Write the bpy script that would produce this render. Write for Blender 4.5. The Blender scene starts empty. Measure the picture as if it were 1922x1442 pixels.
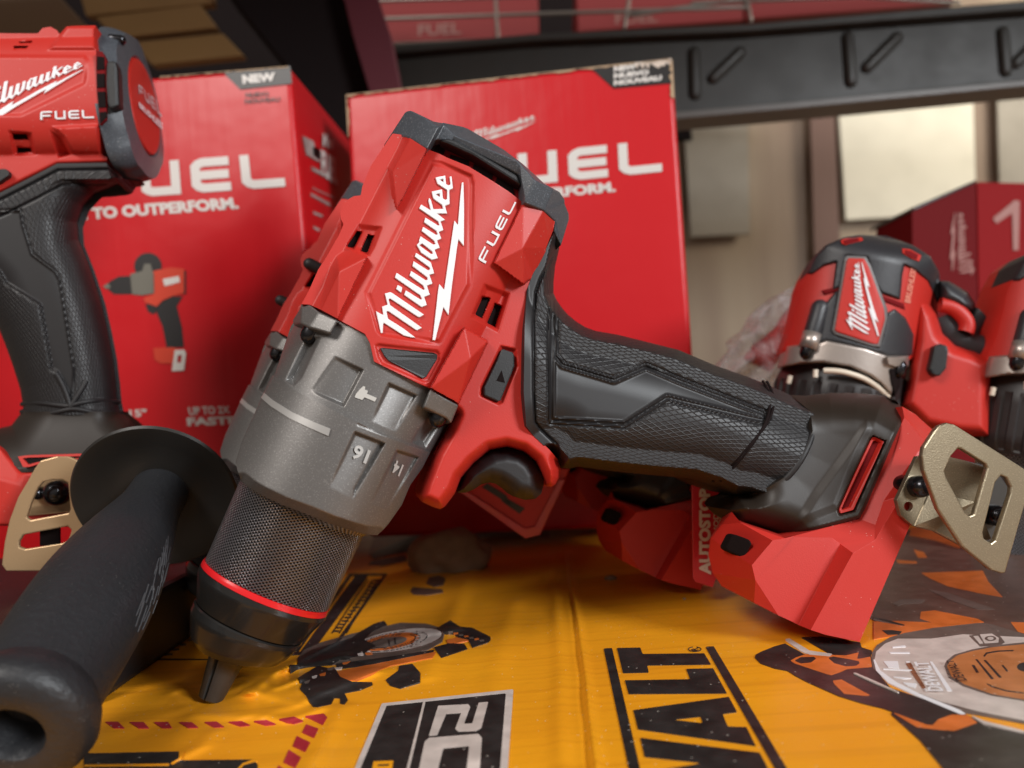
import bpy, bmesh, math, random
import numpy as np
from mathutils import Vector, Matrix
from mathutils.geometry import tessellate_polygon
random.seed(4); rng = np.random.default_rng(4)
S = bpy.context.scene
COL = S.collection
# ---------------------------------------------------------------- camera
F = 1400.0; CU, CV = 961.0, 721.0          # focal length and centre, in photo pixels
CAMH = 0.0729
PITCH = math.radians(1.64); ROLL = math.radians(4.2)
f0 = np.array([0, math.cos(PITCH), math.sin(PITCH)])
u0 = np.array([0, -math.sin(PITCH), math.cos(PITCH)])
r0 = np.array([1.0, 0, 0])
UP = math.cos(ROLL)*u0 + math.sin(ROLL)*r0
RT = math.cos(ROLL)*r0 - math.sin(ROLL)*u0
FW = f0
C = np.array([0, 0, CAMH])
cam = bpy.data.cameras.new('camera'); camo = bpy.data.objects.new('camera', cam); COL.objects.link(camo)
camo.matrix_world = Matrix(((RT[0], UP[0], -FW[0], C[0]), (RT[1], UP[1], -FW[1], C[1]), (RT[2], UP[2], -FW[2], C[2]), (0, 0, 0, 1)))
cam.sensor_width = 36; cam.lens = F/1922*36; cam.clip_start = 0.01; cam.clip_end = 50
cam.dof.use_dof = True; cam.dof.focus_distance = 0.205; cam.dof.aperture_fstop = 10.5
S.camera = camo
# ---------------------------------------------------------------- world and lamps
W = bpy.data.worlds.new('World'); S.world = W; W.use_nodes = True
# a dim shop with daylight coming in behind and above the photographer
_n, _l = W.node_tree.nodes, W.node_tree.links
_tc = _n.new('ShaderNodeTexCoord'); _dp = _n.new('ShaderNodeVectorMath'); _dp.operation = 'DOT_PRODUCT'; _dp.inputs[1].default_value = (.02, -.76, .65)
_l.new(_tc.outputs['Generated'], _dp.inputs[0])
_mr = _n.new('ShaderNodeMapRange'); _mr.interpolation_type = 'SMOOTHSTEP'; _l.new(_dp.outputs['Value'], _mr.inputs[0])
_mr.inputs[1].default_value = .45; _mr.inputs[2].default_value = .95; _mr.inputs[3].default_value = .125; _mr.inputs[4].default_value = .40
_l.new(_mr.outputs[0], _n['Background'].inputs[1])
_mx = _n.new('ShaderNodeMix'); _mx.data_type = 'RGBA'; _l.new(_mr.outputs[0], _mx.inputs[0]); _mx.inputs[6].default_value = (1.0, .80, .66, 1); _mx.inputs[7].default_value = (.93, .97, 1.0, 1)
_l.new(_mx.outputs[2], _n['Background'].inputs[0])
def area(name, loc, target, size, size_y, power, color):
    l = bpy.data.lights.new(name, 'AREA'); l.shape = 'RECTANGLE'; l.size = size; l.size_y = size_y
    l.energy = power; l.color = color
    o = bpy.data.objects.new(name, l); COL.objects.link(o); o.location = loc
    d = Vector(target) - Vector(loc); o.rotation_euler = d.to_track_quat('-Z', 'Y').to_euler()
    return o
area('shopfront_daylight', (0.85, -0.60, 0.50), (0.0, 0.27, 0.08), 0.32, 0.30, 14.0, (0.93, 0.97, 1.0))
area('ceiling_lamp', (-0.50, -0.45, 0.75), (0.0, 0.27, 0.1), 0.35, 0.3, 6.5, (1.0, 0.95, 0.9))
area('added_wall_lamp', (.95, .62, .62), (.42, 1.05, .28), .25, .25, 3.4, (1.0, .93, .78))  # unseen lamp, added to brighten the rear wall and its pale panels
S.view_settings.view_transform = 'Standard'; S.view_settings.look = 'None'
S.view_settings.exposure = 0.02; S.view_settings.gamma = 1
S.render.engine = 'CYCLES'
# ---------------------------------------------------------------- materials
def node_mat(name):
    m = bpy.data.materials.new(name); m.use_nodes = True
    return m, m.node_tree.nodes, m.node_tree.links, m.node_tree.nodes['Principled BSDF']
def mat(name, col, rough=0.5, metal=0.0, bump=0.0, bscale=900, var=0.0, vscale=30, speck=0.0, spec=0.5, coat=0.0, dust=0.0, dscale=700):
    m, N, L, b = node_mat(name)
    b.inputs['Roughness'].default_value = rough; b.inputs['Metallic'].default_value = metal
    b.inputs['Specular IOR Level'].default_value = spec; b.inputs['Coat Weight'].default_value = coat
    tc = N.new('ShaderNodeTexCoord')
    last = N.new('ShaderNodeRGB'); last.outputs[0].default_value = (*col, 1); last = last.outputs[0]
    def mixc(fac, a, c2):
        mx = N.new('ShaderNodeMix'); mx.data_type = 'RGBA'
        L.new(fac, mx.inputs[0]); L.new(a, mx.inputs[6]); mx.inputs[7].default_value = (*c2, 1)
        return mx.outputs[2]
    def ramp(src, lo, hi):
        mr = N.new('ShaderNodeMapRange'); L.new(src, mr.inputs[0]); mr.inputs[1].default_value = lo; mr.inputs[2].default_value = hi
        return mr.outputs[0]
    def noise(sc, det=3):
        n = N.new('ShaderNodeTexNoise'); n.inputs['Scale'].default_value = sc; n.inputs['Detail'].default_value = det
        L.new(tc.outputs['Object'], n.inputs['Vector']); return n.outputs['Fac']
    if var:
        nf = noise(vscale, 5)
        last = mixc(ramp(nf, 0.45, 0.45+0.3/max(var, .01)), last, tuple(c*0.55 for c in col))
        L.new(ramp(nf, -2, 2), b.inputs['Roughness'])
        mr = N.new('ShaderNodeMapRange'); L.new(nf, mr.inputs[0]); mr.inputs[3].default_value = rough*0.8; mr.inputs[4].default_value = min(1, rough*1.25)
        L.new(mr.outputs[0], b.inputs['Roughness'])
    if speck:
        last = mixc(ramp(noise(2600, 1), 0.56, 0.56+0.16/speck), last, tuple(min(1, c*1.9+.03) for c in col))
    if dust:
        v = N.new('ShaderNodeTexVoronoi'); v.inputs['Scale'].default_value = dscale
        L.new(tc.outputs['Object'], v.inputs['Vector'])
        mr = N.new('ShaderNodeMapRange'); L.new(v.outputs['Distance'], mr.inputs[0]); mr.inputs[1].default_value = 0.12*dust; mr.inputs[2].default_value = 0.06*dust
        mm = N.new('ShaderNodeMath'); mm.operation = 'MULTIPLY'
        L.new(mr.outputs[0], mm.inputs[0]); L.new(ramp(noise(60, 2), .5, .6), mm.inputs[1])
        last = mixc(mm.outputs[0], last, (.6, .56, .5))
    L.new(last, b.inputs['Base Color'])
    if bump:
        bp = N.new('ShaderNodeBump'); bp.inputs['Strength'].default_value = bump; bp.inputs['Distance'].default_value = 0.0004
        L.new(noise(bscale, 4), bp.inputs['Height']); L.new(bp.outputs[0], b.inputs['Normal'])
    return m
def mix_node(N, L, fac, a, c):
    mx = N.new('ShaderNodeMix'); mx.data_type = 'RGBA'
    L.new(fac, mx.inputs[0])
    for s, i in ((a, 6), (c, 7)):
        if isinstance(s, tuple): mx.inputs[i].default_value = (*s, 1)
        else: L.new(s, mx.inputs[i])
    return mx.outputs[2]
def diamond_mat(name, col, rough, fu, fv, strength, dist, mode, metal=0.0, edge=None):
    """diamonds cut by two families of grooves across the UV map (u round the part, v along it)"""
    m, N, L, b = node_mat(name)
    b.inputs['Base Color'].default_value = (*col, 1); b.inputs['Roughness'].default_value = rough; b.inputs['Metallic'].default_value = metal
    uv = N.new('ShaderNodeUVMap'); sp = N.new('ShaderNodeSeparateXYZ'); L.new(uv.outputs[0], sp.inputs[0])
    def M(op, a, c=None):
        n = N.new('ShaderNodeMath'); n.operation = op
        for i, s in enumerate((a, c)):
            if s is None: continue
            if isinstance(s, (int, float)): n.inputs[i].default_value = s
            else: L.new(s, n.inputs[i])
        return n.outputs[0]
    x = M('MULTIPLY', sp.outputs[0], fu); y = M('MULTIPLY', sp.outputs[1], fv)
    def tri(s): return M('ABSOLUTE', M('SUBTRACT', M('FRACT', s), 0.5))   # 0.5 at groove
    a = tri(M('ADD', x, y)); c = tri(M('SUBTRACT', x, y))
    mx = M('MAXIMUM', a, c)
    if mode == 'groove':
        h = M('MINIMUM', M('MAXIMUM', M('MULTIPLY', M('SUBTRACT', mx, 0.36), 8.0), 0.0), 1.0)
    else:
        h = M('SUBTRACT', 1.0, M('ADD', a, c))
    vc = N.new('ShaderNodeAttribute'); vc.attribute_name = 'pattern'
    h = M('MULTIPLY', h, vc.outputs['Fac']) if mode == 'groove' else h
    bp = N.new('ShaderNodeBump'); bp.inputs['Strength'].default_value = strength; bp.inputs['Distance'].default_value = dist
    L.new(h, bp.inputs['Height']); L.new(bp.outputs[0], b.inputs['Normal'])
    if edge:
        g = M('MULTIPLY', M('LESS_THAN', h, 0.5), vc.outputs['Fac']) if mode == 'groove' else M('LESS_THAN', h, 0.42)
        L.new(mix_node(N, L, g, col, edge), b.inputs['Base Color'])
    return m
RED = mat('red_plastic', (.50, .022, .014), .48, bump=.10, bscale=2500, dust=.7)
REDD = mat('red_plastic_satin', (.50, .014, .014), .5, bump=.08, bscale=2500)
GREY = mat('metallic_grey_paint', (.165, .158, .152), .42, metal=.6, bump=.10, bscale=3000, speck=.4, dust=.3)
BLK = mat('black_plastic', (.012, .012, .013), .5, bump=.15, bscale=2500, dust=.5)
CAPM = mat('charcoal_plastic', (.062, .070, .082), .36, bump=.2, bscale=2200, speck=.9, dust=.8)
RUB = mat('black_rubber', (.011, .010, .011), .55, bump=.1, bscale=1800)
BOOT = mat('boot_plastic', (.018, .012, .008), .5, bump=.06, bscale=2500, var=.3, vscale=25)
HND = mat('handle_rubber', (.020, .021, .024), .46, bump=.6, bscale=700, var=.6, vscale=60, dust=.7, dscale=1300)
STEEL = mat('dark_steel', (.10, .095, .09), .35, metal=.8, bump=.1, bscale=700)
SCREW = mat('screw_steel', (.05, .05, .055), .22, metal=.9)
BRASS = mat('bronze_steel', (.30, .245, .165), .38, metal=.85, bump=.15, bscale=2300, speck=.3)
TAN = mat('tan_steel', (.50, .34, .19), .40, metal=.6, bump=.12, bscale=2300)
WHITE = mat('white_print', (.80, .80, .82), .4)
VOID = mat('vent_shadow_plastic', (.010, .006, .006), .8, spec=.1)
VRED = mat('inner_red_plastic', (.16, .008, .010), .8, spec=.1)
RING = mat('gloss_red_ring', (.65, .012, .016), .25)
NOSE = mat('satin_black_metal', (.018, .017, .016), .27, metal=.25, coat=.2)
KNURL = diamond_mat('knurled_steel', (.36, .36, .385), .30, 80, 28, 1.0, .0007, 'pyramid', metal=.9, edge=(.003, .003, .003))
GRIPM = diamond_mat('grip_rubber', (.013, .012, .013), .47, 1/.0036, 1/.0021, .42, .0004, 'groove')
CARD = mat('raw_cardboard', (.42, .29, .18), .8, bump=.3, bscale=200)
def carton_mat(name, col, rough=.32, wrinkle=.5):
    m, N, L, b = node_mat(name)
    tc = N.new('ShaderNodeTexCoord')
    n1 = N.new('ShaderNodeTexNoise'); n1.inputs['Scale'].default_value = 9; n1.inputs['Detail'].default_value = 4; L.new(tc.outputs['Object'], n1.inputs['Vector'])
    b.inputs['Roughness'].default_value = rough; b.inputs['Base Color'].default_value = (*col, 1); b.inputs['Specular IOR Level'].default_value = .32
    mp = N.new('ShaderNodeMapping'); mp.inputs['Scale'].default_value = (55, 5, 5); L.new(tc.outputs['Object'], mp.inputs[0])
    n2 = N.new('ShaderNodeTexNoise'); n2.inputs['Scale'].default_value = 3; L.new(mp.outputs[0], n2.inputs['Vector'])
    bp = N.new('ShaderNodeBump'); bp.inputs['Strength'].default_value = wrinkle; bp.inputs['Distance'].default_value = .003
    L.new(n1.outputs['Fac'], bp.inputs['Height'])
    bp2 = N.new('ShaderNodeBump'); bp2.inputs['Strength'].default_value = .12; bp2.inputs['Distance'].default_value = .0012
    L.new(n2.outputs['Fac'], bp2.inputs['Height']); L.new(bp.outputs[0], bp2.inputs['Normal']); L.new(bp2.outputs[0], b.inputs['Normal'])
    return m
CARTON = carton_mat('red_carton', (.55, .011, .016), wrinkle=.7)
CPRINT = mat('pale_carton_print', (.66, .62, .58), .4)
CDARK = mat('black_carton_print', (.012, .010, .010), .4)
# ---------------------------------------------------------------- geometry helpers
def Z(u0_, v0_, k, pts):
    """points read in an enlarged crop whose corner is (u0, v0), back in photo pixels"""
    return [(u0_+k*p[0], v0_+k*p[1], *p[2:]) for p in pts]
ZA = lambda *p: Z(350, 180, .385, p)
ZB = lambda *p: Z(350, 540, .385, p)
ZC = lambda *p: Z(950, 500, .5057, p)
ZD = lambda *p: Z(300, 900, .3759, p)
ZE = lambda *p: Z(130, 1180, .46826, p)
LE = lambda *p: Z(700, 320, .10406, p)
LF = lambda *p: Z(690, 460, .13175, p)
CP = lambda *p: Z(720, 200, .1873, p)
LV = lambda *p: Z(560, 360, .2081, p)
LD = lambda *p: Z(0, 20, .2496, p)
LH = lambda *p: Z(0, 320, .5405, p)
ZR = lambda *p: Z(1280, 300, .416, p)
ZH = lambda *p: Z(1640, 700, .3469, p)
ZW = lambda *p: Z(1080, 1180, .24974, p)
ZS = lambda *p: Z(1400, 1150, .2716, p)
def ray(u, v):
    u = np.asarray(u, float); v = np.asarray(v, float)
    return ((u-CU)/F)[..., None]*RT - ((v-CV)/F)[..., None]*UP + FW
def unproj(u, v, z): return C + z*ray(u, v)
def ground(u, v, z=0.0):
    d = ray(u, v); return C + ((z-C[2])/d[..., 2])[..., None]*d
class Frame:
    """a plane through a point seen at (u, v) and z metres away, turned by yaw and pitch; w is the offset towards the viewer"""
    def __init__(s, u, v, z, yaw=0, pitch=0, O=None):
        s.O = unproj(u, v, z) if O is None else np.array(O, float)
        y, p = math.radians(yaw), math.radians(pitch)
        ex = math.cos(y)*RT + math.sin(y)*FW; ez = math.sin(y)*RT - math.cos(y)*FW
        s.ex = ex; s.ez = math.cos(p)*ez + math.sin(p)*UP; s.ey = np.cross(s.ez, s.ex)
    def pt(s, u, v, w=0.0):
        d = ray(u, v); w = np.asarray(w, float)
        t = (np.dot(s.O-C, s.ez)+w)/(d @ s.ez)
        P = C + t[..., None]*d - s.O
        return np.stack([P @ s.ex, P @ s.ey, w+0*t], -1)
    def world(s, p): return s.O + p[..., 0:1]*s.ex + p[..., 1:2]*s.ey + p[..., 2:3]*s.ez
    def px(s, p):
        q = s.world(p) - C; z = q @ FW
        return CU + F*(q @ RT)/z, CV - F*(q @ UP)/z
    def matrix(s):
        return Matrix(((s.ex[0], s.ey[0], s.ez[0], s.O[0]), (s.ex[1], s.ey[1], s.ez[1], s.O[1]), (s.ex[2], s.ey[2], s.ez[2], s.O[2]), (0, 0, 0, 1)))
    def empty(s, name):
        o = bpy.data.objects.new(name, None); COL.objects.link(o); o.matrix_world = s.matrix(); o.empty_display_size = .02
        return o
IDENT = Frame(CU, CV, 1, O=(0, 0, 0)); IDENT.ex = np.array([1., 0, 0]); IDENT.ey = np.array([0, 1., 0]); IDENT.ez = np.array([0, 0, 1.])
def tag(o, label=None, cat=None, group=None, kind=None):
    for k, v in (('label', label), ('category', cat), ('group', group), ('kind', kind)):
        if v: o[k] = v
    return o
def mk(name, V, Fc, m, parent=None, smooth=True, frame=None, bevel=0, seg=2, sub=0, angle=40, wn=False):
    me = bpy.data.meshes.new(name); V = np.asarray(V, float)
    me.from_pydata(V.tolist(), [], [list(map(int, f)) for f in Fc]); me.update()
    bm = bmesh.new(); bm.from_mesh(me); bmesh.ops.recalc_face_normals(bm, faces=bm.faces); bm.to_mesh(me); bm.free()
    if smooth: me.polygons.foreach_set('use_smooth', [True]*len(me.polygons))
    o = bpy.data.objects.new(name, me); COL.objects.link(o); me.materials.append(m)
    if parent: o.parent = parent
    elif frame: o.matrix_world = frame.matrix()
    if bevel:
        b = o.modifiers.new('bevel', 'BEVEL'); b.width = bevel; b.segments = seg; b.limit_method = 'ANGLE'; b.angle_limit = math.radians(angle); b.harden_normals = False
    if wn:
        q_ = o.modifiers.new('normals', 'WEIGHTED_NORMAL'); q_.mode = 'FACE_AREA'; q_.weight = 80; q_.thresh = .01
    if sub:
        s_ = o.modifiers.new('sub', 'SUBSURF'); s_.levels = sub; s_.render_levels = sub
    return o
def sdf(poly, u, v, closed=True):
    P = np.array([p[:2] for p in poly], float); Q = np.roll(P, -1, 0)
    if not closed: P, Q = P[:-1], Q[:-1]
    d = np.full(u.shape, 1e9); ins = np.zeros(u.shape, bool)
    for (ax, ay), (bx, by) in zip(P, Q):
        ex, ey = bx-ax, by-ay; wx, wy = u-ax, v-ay
        t = np.clip((wx*ex+wy*ey)/(ex*ex+ey*ey+1e-12), 0, 1)
        d = np.minimum(d, (wx-ex*t)**2+(wy-ey*t)**2)
        if closed:
            c = ((ay > v) != (by > v)) & (u < (bx-ax)*(v-ay)/((by-ay) if by != ay else 1e-12)+ax)
            ins ^= c
    d = np.sqrt(d)
    return np.where(ins, -d, d) if closed else d
def nearest(poly, u, v):
    P = np.array([p[:2] for p in poly], float); Q = np.roll(P, -1, 0)
    best = np.full(u.shape, 1e18); bu, bv = u.copy(), v.copy()
    for (ax, ay), (bx, by) in zip(P, Q):
        ex, ey = bx-ax, by-ay
        t = np.clip(((u-ax)*ex+(v-ay)*ey)/(ex*ex+ey*ey+1e-12), 0, 1)
        x, y = ax+ex*t, ay+ey*t; d = (u-x)**2+(v-y)**2; k = d < best
        best = np.where(k, d, best); bu = np.where(k, x, bu); bv = np.where(k, y, bv)
    return bu, bv
def chamf(d, b):
    x = np.clip(d/b, 0, 1); return x*(1-.25*(1-np.abs(2*x-1)))if False else x
def feat(h, poly, u, v, depth, bevel=5, mm=True):
    """raise (+) or sink (-) the area inside poly by depth mm, with a sloped edge bevel pixels wide"""
    return h + depth*.001*chamf(-sdf(poly, u, v), bevel)
def tri_h(h, u, v, pts, tris, mode='max'):
    for t in tris:
        (ax, ay, aw), (bx, by, bw), (cx, cy, cw) = (pts[i] for i in t)
        den = (by-cy)*(ax-cx)+(cx-bx)*(ay-cy)
        l1 = ((by-cy)*(u-cx)+(cx-bx)*(v-cy))/den; l2 = ((cy-ay)*(u-cx)+(ax-cx)*(v-cy))/den; l3 = 1-l1-l2
        ins = (l1 >= -1e-6) & (l2 >= -1e-6) & (l3 >= -1e-6)
        val = (l1*aw+l2*bw+l3*cw)*.001
        h = np.where(ins, np.maximum(h, val) if mode == 'max' else val, h)
    return h
def rnd(d, D, b, n=2.2):
    x = np.clip(d/b, 0, 1); return D*.001*(1-(1-x)**n)**(1/n)
def pillow(name, fr, outline, hfn, m, parent, cell=2.2, mirror=True, back=None, holes=(), attr=None, uvfn=None, backk=1.0):
    """solid whose near surface is the height hfn over outline; the far side mirrors it (or is flat at back)"""
    P = np.array([p[:2] for p in outline]); lo = P.min(0)-cell; hi = P.max(0)+cell
    nx = int((hi[0]-lo[0])/cell)+2; ny = int((hi[1]-lo[1])/cell)+2
    U, V = np.meshgrid(lo[0]+cell*np.arange(nx), lo[1]+cell*np.arange(ny))
    d = sdf(outline, U, V)
    for hpoly in holes: d = np.maximum(d, -sdf(hpoly, U, V))
    ins = d < 0
    q = (ins[:-1, :-1].astype(int)+ins[1:, :-1]+ins[:-1, 1:]+ins[1:, 1:])
    use = q >= 2
    # snap outside vertices, and those just inside, on to the outline
    near = np.zeros_like(ins)
    near[:-1, :-1] |= use; near[1:, :-1] |= use; near[:-1, 1:] |= use; near[1:, 1:] |= use
    cnt = np.zeros(ins.shape, int)
    for a in (slice(None, -1), slice(1, None)):
        for b in (slice(None, -1), slice(1, None)): cnt[a, b] += use
    border = near & (cnt < 4)
    bu, bv = nearest(outline, U[border], V[border])
    if holes:
        dd = (bu-U[border])**2+(bv-V[border])**2
        for hpoly in holes:
            hu, hv = nearest(hpoly, U[border], V[border]); d2 = (hu-U[border])**2+(hv-V[border])**2
            k = d2 < dd; bu = np.where(k, hu, bu); bv = np.where(k, hv, bv); dd = np.minimum(dd, d2)
    U[border], V[border] = bu, bv
    idx = -np.ones(ins.shape, int); idx[near] = np.arange(near.sum())
    u, v = U[near], V[near]
    h = hfn(u, v)
    Pn = fr.pt(u, v, h); n = len(Pn)
    Pb = Pn.copy(); Pb[:, 2] = -Pn[:, 2]*backk if back is None else back
    I, J = np.nonzero(use)
    a, b, c, e = idx[I, J], idx[I, J+1], idx[I+1, J+1], idx[I+1, J]
    Fn = np.stack([a, b, c, e], 1); Fb = np.stack([e, c, b, a], 1)+n
    # side walls along boundary edges
    E = np.concatenate([np.stack([a, b], 1), np.stack([b, c], 1), np.stack([c, e], 1), np.stack([e, a], 1)])
    key = np.sort(E, 1); kk = key[:, 0].astype(np.int64)*n+key[:, 1]
    _, inv, ct = np.unique(kk, return_inverse=True, return_counts=True)
    be = E[ct[inv] == 1]
    Fs = np.stack([be[:, 1], be[:, 0], be[:, 0]+n, be[:, 1]+n], 1)
    V3 = np.concatenate([Pn, Pb]); FF = np.concatenate([Fn, Fb, Fs])
    me = bpy.data.meshes.new(name)
    me.vertices.add(len(V3)); me.vertices.foreach_set('co', V3.ravel().astype(np.float32))
    me.loops.add(FF.size); me.loops.foreach_set('vertex_index', FF.ravel().astype(np.int32))
    me.polygons.add(len(FF)); me.polygons.foreach_set('loop_start', (np.arange(len(FF))*4).astype(np.int32))
    me.update(calc_edges=True); me.validate()
    bm = bmesh.new(); bm.from_mesh(me)
    bmesh.ops.recalc_face_normals(bm, faces=bm.faces)
    for ed in bm.edges:
        if len(ed.link_faces) == 2 and ed.calc_face_angle(0) > math.radians(50): ed.smooth = False
    bm.to_mesh(me); bm.free()
    me.polygons.foreach_set('use_smooth', [True]*len(me.polygons))
    if attr is not None:
        at = me.attributes.new('pattern', 'FLOAT', 'POINT'); a_ = attr(u, v).astype(np.float32); at.data.foreach_set('value', np.concatenate([a_, a_]))
    if uvfn is not None:
        uu = np.stack(uvfn(u, v, h), 1); uu = np.concatenate([uu, uu])
        uvl = me.uv_layers.new(name='UVMap'); li = np.zeros(len(me.loops), np.int32); me.loops.foreach_get('vertex_index', li)
        uvl.data.foreach_set('uv', uu[li].ravel().astype(np.float32))
    o = bpy.data.objects.new(name, me); COL.objects.link(o); me.materials.append(m)
    if parent: o.parent = parent
    else: o.matrix_world = fr.matrix()
    return o
def facets(name, fr, pts, faces, m, parent, bevel=.0008, mirror=True, back=None, seg=3, smooth=False, backk=1.0, shear=0.0):
    """near side given as (u, v, w mm) points and faces; the far side mirrors it, edges are bridged"""
    A = np.array(pts, float); Pn = fr.pt(A[:, 0], A[:, 1], A[:, 2]*.001); n = len(Pn)
    Pb = Pn.copy(); Pb[:, 2] = -Pn[:, 2]*backk if back is None else back*.001
    Pb[:, 0] += shear*(Pn[:, 2]-Pb[:, 2])
    cnt = {}
    for f in faces:
        for i in range(len(f)): e = (f[i], f[(i+1) % len(f)]); cnt[tuple(sorted(e))] = cnt.get(tuple(sorted(e)), [])+[e]
    FF = [list(f) for f in faces]+[[i+n for i in reversed(f)] for f in faces]
    FF += [[e[0][1], e[0][0], e[0][0]+n, e[0][1]+n] for e in cnt.values() if len(e) == 1]
    return mk(name, np.concatenate([Pn, Pb]), FF, m, parent, smooth=True, frame=fr, bevel=bevel, seg=seg, angle=14, wn=True)
def plate(name, fr, polys, w, th, m, parent=None, bevel=0, top=None, sub=0):
    """flat cut-outs: polys is a list of shapes, each [outline, hole, ...] in pixels, at offset w (m, or a function of u, v), th thick"""
    V, FF = [], []
    for shape in polys:
        if not isinstance(shape[0][0], (tuple, list)): shape = [shape]
        flat = [p for loop in shape for p in loop]
        u = np.array([p[0] for p in flat], float); v = np.array([p[1] for p in flat], float)
        ww = w(u, v) if callable(w) else np.full(len(u), w)
        Pn = fr.pt(u, v, ww); Pb = Pn.copy(); Pb[:, 2] -= th
        tris = tessellate_polygon([[Vector((p[0], p[1], 0)) for p in loop] for loop in shape])
        o = len(V); n = len(flat); V += list(Pn)+list(Pb)
        for t in tris: FF.append([o+i for i in t]); FF.append([o+n+i for i in reversed(t)])
        k = 0
        for loop in shape:
            for i in range(len(loop)):
                a, b = k+i, k+(i+1) % len(loop); FF.append([o+a, o+b, o+b+n, o+a+n])
            k += len(loop)
    return mk(name, V, FF, m, parent, smooth=False, frame=fr, bevel=bevel, sub=sub)
def mapq(q, s, t):
    """unit square to the pixel quad q = bottom-left, bottom-right, top-right, top-left"""
    q = [np.array(p, float) for p in q]; s = np.asarray(s)[:, None]; t = np.asarray(t)[:, None]
    return (1-s)*(1-t)*q[0]+s*(1-t)*q[1]+s*t*q[2]+(1-s)*t*q[3]
def mapshapes(shapes, q):
    out = []
    for sh in shapes:
        out.append([[tuple(p) for p in mapq(q, [a[0] for a in lp], [a[1] for a in lp])] for lp in sh])
    return out
def strokes(lines, wd):
    """each polyline becomes a mitred band of width wd"""
    res = []
    for ln in lines:
        P = np.array(ln, float); n = len(P); L_, R_ = [], []
        for i in range(n):
            d1 = P[i]-P[i-1] if i else P[1]-P[0]; d2 = P[i+1]-P[i] if i < n-1 else d1
            d1 = d1/np.linalg.norm(d1); d2 = d2/np.linalg.norm(d2)
            n1 = np.array([-d1[1], d1[0]]); n2 = np.array([-d2[1], d2[0]]); m_ = n1+n2; m_ /= np.linalg.norm(m_)
            s_ = wd/2/max(.5, float(m_ @ n1)); L_.append(P[i]+m_*s_); R_.append(P[i]-m_*s_)
        res.append([[tuple(p) for p in L_+R_[::-1]]])
    return res
def fuel_shapes(wd=.17):
    """the four wide letters F U E L in a box 5.3 wide, 1 high, scaled to the unit square"""
    k = wd/2; h = 1.0; Ls = []
    Ls += [[(k, 0), (k, h*.72), (k+.05, h-k-.04), (k+.16, h-k), (1.15, h-k)], [(k+.07, .46), (1.0, .46)]]
    Ls += [[(1.45+k, h), (1.45+k, .22), (1.52+k, k+.04), (1.63+k, k), (2.5-k, k), (2.5-k, h)]]
    Ls += [[(3.85, k), (3.0+k, k), (2.87+k, k+.05), (2.8+k, .25), (2.8+k, .75), (2.87+k, h-k-.05), (3.0+k, h-k), (3.85, h-k)], [(2.8+k+k, .5), (3.82, .5)]]
    Ls += [[(4.15+k, h), (4.15+k, .25), (4.22+k, k+.05), (4.34+k, k), (5.3, k)]]
    return [[[(p[0]/5.3, p[1]) for p in lp] for lp in sh] for sh in strokes(Ls, wd)]
def text_shapes(s, bold=.02, align=True):
    cu = bpy.data.curves.new('t', 'FONT'); cu.body = s; cu.offset = bold; cu.resolution_u = 3
    o = bpy.data.objects.new('t', cu); COL.objects.link(o)
    bpy.context.view_layer.update()
    me = bpy.data.meshes.new_from_object(o.evaluated_get(bpy.context.evaluated_depsgraph_get()))
    V = np.array([v.co[:2] for v in me.vertices]); Fc = [list(p.vertices) for p in me.polygons]
    bpy.data.objects.remove(o); bpy.data.curves.remove(cu); bpy.data.meshes.remove(me)
    lo, hi = V.min(0), V.max(0)
    return (V-lo)/(hi-lo), Fc
def text_px(name, fr, s, q, w, m, parent=None, bold=.02, th=0):
    V, Fc = text_shapes(s, bold); P = mapq(q, V[:, 0], V[:, 1])
    return mk(name, fr.pt(P[:, 0], P[:, 1], np.full(len(P), w)), Fc, m, parent, smooth=False, frame=fr)
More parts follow.
